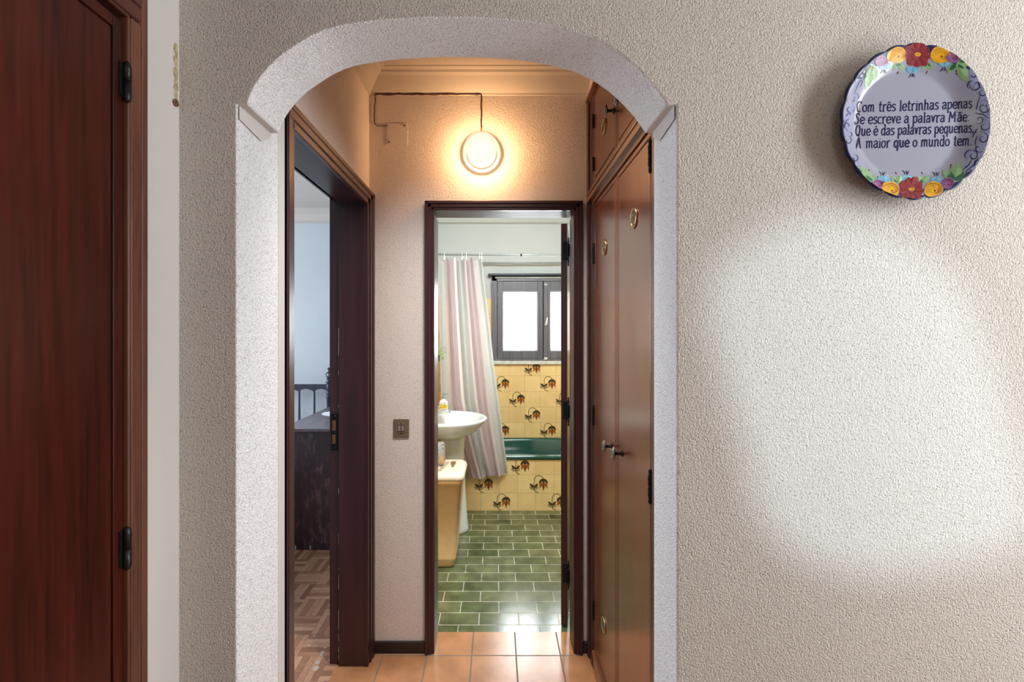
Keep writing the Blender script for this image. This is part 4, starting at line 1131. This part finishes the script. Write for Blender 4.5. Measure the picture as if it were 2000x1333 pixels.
# lower bouquet
for g in ((1751, 350, -1), (1802, 350, -1)): greenf(*g)
for b in ((1724, 349, -1), (1770.5, 347, -1), (1829, 350, -1)): bluef(*b)
rose(1715, 360, 9.5, 'g_purple', 'g_redd', .5); rose(1850, 358, 11.5, 'g_purple', 'g_redd', -.3)
rose(1739, 370, 16, 'g_yellow', 'g_redd', .45); rose(1822.5, 370, 16.5, 'g_yellow', 'g_redd', -.25)
red(1779.5, 370, 25)
for x0, y0, x1, y1, w, c in ((1706, 358, 1680, 324, .20, 'g_lgreen'), (1704, 358, 1712, 340, .22, 'g_lgreen'), (1704, 355, 1688, 335, .16, 'g_dgreen'), (1702, 360, 1690, 350, .3, 'g_lgreen')):
    petalleaf(x0, y0, x1, y1, w, c, .0007 if c == 'g_lgreen' else .0009)
for x0, y0, x1, y1, w, c in ((1856, 350, 1878, 319, .34, 'g_lgreen'), (1856, 350, 1840, 332, .28, 'g_lgreen'), (1858, 350, 1887, 340, .26, 'g_dgreen'), (1858, 350, 1868, 328, .34, 'g_dgreen'), (1860, 353, 1880, 348, .22, 'g_lgreen'), (1856, 349, 1846, 336, .2, 'g_dgreen')):
    petalleaf(x0, y0, x1, y1, w, c, .0007 if c == 'g_lgreen' else .0009)
for x, y in ((1857, 323), (1857, 328), (1697, 333)): ell(x, y, 1.8, 2.2, 0, 'g_redd', .0008, 8)
# lilac scroll bands with swirling strokes
def band(cl, w):
    c2 = smooth_curve(cl, 4); ribbon(c2, w, 'g_lilac', .0004, True); return c2
def swirl(cx, cy, r, a0, turns, w=2.2, mat='g_navy', lift=.0007):
    n_ = int(14 * abs(turns)) + 4; o = []
    for i in range(n_):
        u = i / (n_ - 1); a = math.radians(a0) + 2 * PI * turns * u; rr = r * (1 - .80 * u); o.append((cx + rr * math.cos(a), cy + rr * math.sin(a)))
    ribbon(o, w, mat, lift, True)
for cl, w in (([(1896, 133), (1903, 150), (1899, 172)], 18), ([(1896, 160), (1912, 168), (1924, 188), (1922, 206)], 20), ([(1914, 188), (1926, 205), (1930, 225), (1920, 232)], 24), ([(1925, 222), (1932, 240), (1924, 262), (1912, 272)], 20),
              ([(1926, 258), (1928, 278), (1912, 296), (1906, 300)], 22), ([(1912, 285), (1906, 306), (1893, 326), (1880, 334)], 20), ([(1905, 300), (1893, 300), (1888, 308)], 14), ([(1884, 330), (1894, 326), (1901, 321)], 12)):
    band(cl, w)
for a in ((1900, 146, 10, -120, .9), (1906, 166, 13, -160, -1.0), (1918, 180, 11, -60, .9), (1921, 210, 15, -100, 1.2), (1913, 234, 9, 150, -1.1), (1922, 246, 12, -40, .9), (1919, 270, 13, -110, 1.1), (1900, 304, 12, -150, 1.2), (1911, 290, 9, 30, .8)):
    swirl(*a)
for pts in ([(1893, 173), (1890, 168), (1893, 160), (1900, 158)], [(1910, 205), (1907, 215), (1910, 200), (1916, 186)], [(1904, 220), (1910, 222), (1920, 224), (1932, 232)], [(1903, 258), (1907, 254), (1909, 252)], [(1898, 270), (1902, 262), (1908, 256)], [(1906, 288), (1905, 276), (1909, 264)],
            [(1878, 333), (1890, 324), (1899, 310)], [(1884, 336), (1895, 328), (1906, 316)], [(1888, 310), (1884, 304), (1888, 296), (1896, 292)]):
    ribbon(smooth_curve(pts, 4), 2.2, 'g_navy', .0008, True)
for cl, w in (([(1686, 152), (1676, 166), (1668, 186)], 9), ([(1670, 180), (1672, 192), (1664, 206)], 10), ([(1666, 200), (1662, 214), (1658, 228)], 12), ([(1656, 224), (1654, 244), (1660, 256)], 9), ([(1654, 250), (1656, 274), (1660, 286)], 10), ([(1656, 280), (1664, 300), (1672, 310)], 10), ([(1668, 304), (1674, 318), (1673, 330)], 8)):
    band(cl, w)
for a in ((1671, 190, 8, -100, .9), (1660, 213, 10, -60, 1.1), (1655, 246, 8, 90, 1.0), (1656, 275, 8, -80, 1.0), (1670, 310, 8, -120, 1.0)):
    swirl(*a, 1.8)
for pts in ([(1688, 150), (1680, 158), (1674, 170), (1668, 184)], [(1681, 156), (1684, 162), (1678, 172)], [(1664, 200), (1668, 196), (1674, 190)], [(1651, 228), (1658, 222), (1662, 226)], [(1650, 250), (1652, 238), (1658, 232)], [(1660, 258), (1664, 262), (1661, 268)], [(1666, 318), (1674, 328), (1673, 336)]):
    ribbon(smooth_curve(pts, 4), 1.8, 'g_navy', .0008, True)
# hand lettering: every glyph a set of pen strokes, x-height 1
def A_(cx, cy, rx, ry, a0, a1, n_=11): return [(cx + rx * math.cos(math.radians(a0 + (a1 - a0) * i / (n_ - 1))), cy + ry * math.sin(math.radians(a0 + (a1 - a0) * i / (n_ - 1)))) for i in range(n_)]
aa = [[(.08, .80), (.18, .96), (.36, 1.0), (.50, .90), (.54, .72), (.54, .14), (.66, .02)], [(.54, .60), (.34, .58), (.12, .42), (.08, .22), (.18, .05), (.34, .04), (.54, .26)]]
ee = [[(.08, .50), (.60, .54), (.58, .80), (.44, .98), (.26, .96), (.10, .74), (.07, .45), (.16, .14), (.34, .02), (.50, .06), (.62, .22)]]
G = {
 'o': (.72, [A_(.34, .5, .27, .47, 90, 450, 15)]), 'e': (.70, ee), 'a': (.72, aa),
 'c': (.64, [A_(.36, .5, .28, .47, 50, 310, 12)]),
 'm': (1.10, [[(.0, .92), (.14, 1.0), (.14, .0)], [(.14, .70), (.28, .96), (.42, .98), (.50, .80), (.50, 0)], [(.50, .70), (.64, .96), (.78, .98), (.86, .80), (.86, .12), (.98, .04)], [(.04, 0), (.24, 0)]]),
 'n': (.80, [[(.0, .92), (.14, 1.0), (.14, .0)], [(.14, .68), (.30, .96), (.46, .98), (.56, .80), (.56, .12), (.70, .03)], [(.04, 0), (.26, 0)]]),
 'h': (.80, [[(.02, 1.62), (.15, 1.70), (.15, 0)], [(.15, .68), (.30, .96), (.46, .98), (.56, .80), (.56, .12), (.70, .03)], [(.05, 0), (.26, 0)]]),
 'r': (.62, [[(.0, .92), (.16, 1.0), (.16, 0)], [(.16, .64), (.30, .92), (.44, 1.0), (.58, .94)], [(.04, 0), (.32, 0)]]),
 't': (.58, [[(.28, 1.62), (.26, .9), (.26, .18), (.34, .02), (.52, .06)], [(.06, 1.0), (.50, 1.04)]]),
 's': (.62, [[(.54, .84), (.44, .98), (.24, .98), (.12, .80), (.20, .62), (.42, .46), (.54, .28), (.44, .06), (.24, .01), (.08, .12)]]),
 'l': (.42, [[(.04, 1.60), (.20, 1.70), (.20, 0)], [(.04, 0), (.36, 0)]]),
 'i': (.40, [[(.04, .92), (.20, 1.0), (.20, 0)], [(.04, 0), (.36, 0)], [(.17, 1.36), (.23, 1.46)]]),
 'p': (.78, [[(.0, .92), (.16, 1.0), (.16, -.66)], [(.03, -.66), (.30, -.66)], [(.16, .76), (.34, .98), (.54, .92), (.64, .60), (.60, .24), (.42, .02), (.24, .08), (.16, .2)]]),
 'q': (.78, [[(.58, 1.0), (.58, -.50), (.52, -.66)], [(.58, .78), (.40, .98), (.20, .90), (.09, .56), (.14, .20), (.30, .02), (.46, .10), (.58, .3)]]),
 'd': (.78, [[(.40, 1.62), (.58, 1.70), (.58, .10), (.70, .02)], [(.58, .78), (.40, .98), (.20, .90), (.09, .56), (.14, .20), (.30, .02), (.46, .10), (.58, .3)]]),
 'u': (.80, [[(.02, .94), (.14, 1.0), (.14, .28), (.24, .04), (.40, .06), (.56, .30)], [(.56, 1.0), (.56, .12), (.70, .02)]]),
 'v': (.68, [[(.0, .92), (.12, 1.0), (.30, .02)], [(.30, .02), (.40, .50), (.46, .86), (.58, 1.0), (.66, .94)]]),
 'C': (.86, [A_(.44, .86, .34, .84, 48, 300, 14), [(.66, 1.60), (.66, 1.30)]]),
 'S': (.74, [[(.60, 1.40), (.54, 1.66), (.34, 1.70), (.18, 1.50), (.22, 1.20), (.42, .86), (.52, .50), (.42, .12), (.22, .02), (.04, .04), (.06, .36)]]),
 'Q': (.92, [A_(.40, .86, .32, .84, 90, 450, 17), [(.36, .22), (.52, .02), (.70, -.14)]]),
 'M': (1.24, [[(.10, 0), (.22, 1.62)], [(.22, 1.62), (.52, .50)], [(.52, .50), (.88, 1.62)], [(.88, 1.62), (.92, 0)], [(.0, 0), (.24, 0)], [(.80, 0), (1.06, 0)], [(.06, 1.64), (.26, 1.64)], [(.84, 1.64), (1.04, 1.64)]]),
 'A': (.92, [[(.04, 0), (.34, 1.66)], [(.34, 1.66), (.62, 0)], [(.16, .56), (.50, .56)], [(.50, 0), (.74, 0)], [(.0, 0), (.14, 0)], [(.18, 1.62), (.36, 1.66)]]),
 ':': (.36, [[(.14, .12), (.22, .04)], [(.16, .92), (.24, .84)]]), '.': (.34, [[(.12, .12), (.24, .06)]]), ',': (.40, [[(.20, .18), (.22, .02), (.08, -.22)]]), ' ': (.46, []),
}
G['ê'] = (.70, ee + [[(.14, 1.24), (.32, 1.48), (.52, 1.26)]]); G['é'] = (.70, ee + [[(.26, 1.24), (.42, 1.56)]])
G['ã'] = (.74, aa + [[(.10, 1.34), (.24, 1.46), (.40, 1.38), (.56, 1.50)]])
def write(text, x0, y0, x1, y1, xh, bold=()):
    total = sum(G[c][0] for c in text); sc = (x1 - x0) / total; cur = 0
    for idx, c in enumerate(text):
        adv, strokes = G[c]
        for st_ in strokes:
            pts = []
            dense = smooth_curve(st_, 3) if len(st_) > 3 else st_
            for (gx, gy) in dense:
                X = x0 + (cur + gx) * sc; base = y0 + (y1 - y0) * ((X - x0) / (x1 - x0)) ** 1.25 if X > x0 else y0
                gy = 1 + (gy - 1) * .74 if gy > 1 else gy * .78 if gy < 0 else gy
                pts.append((X + .06 * gy * xh, base - gy * xh))
            serif = len(st_) == 2 and abs(st_[0][1] - st_[1][1]) < .03
            ribbon(pts, 1.7 if serif else (2.9 if idx in bold else 2.25), 'g_ink', .0007)
        cur += adv
write('Com três letrinhas apenas', 1672, 219, 1899, 211, 13.3)
write('Se escreve a palavra Mãe:', 1669, 242.5, 1894, 237, 13.2)
write('Que é das palavras pequenas,', 1670, 265.5, 1903, 258.5, 13.2)
write('A maior que o mundo tem.', 1672, 289.5, 1898, 284, 13.3, (8, 9, 10))
plate = m.build('decorative_plate', [M[k] for k in pm], origin=(CX, D1, CZ))
tag(plate, 'white plate with painted flowers and blue verse hanging on the wall right of the arch', 'plate')
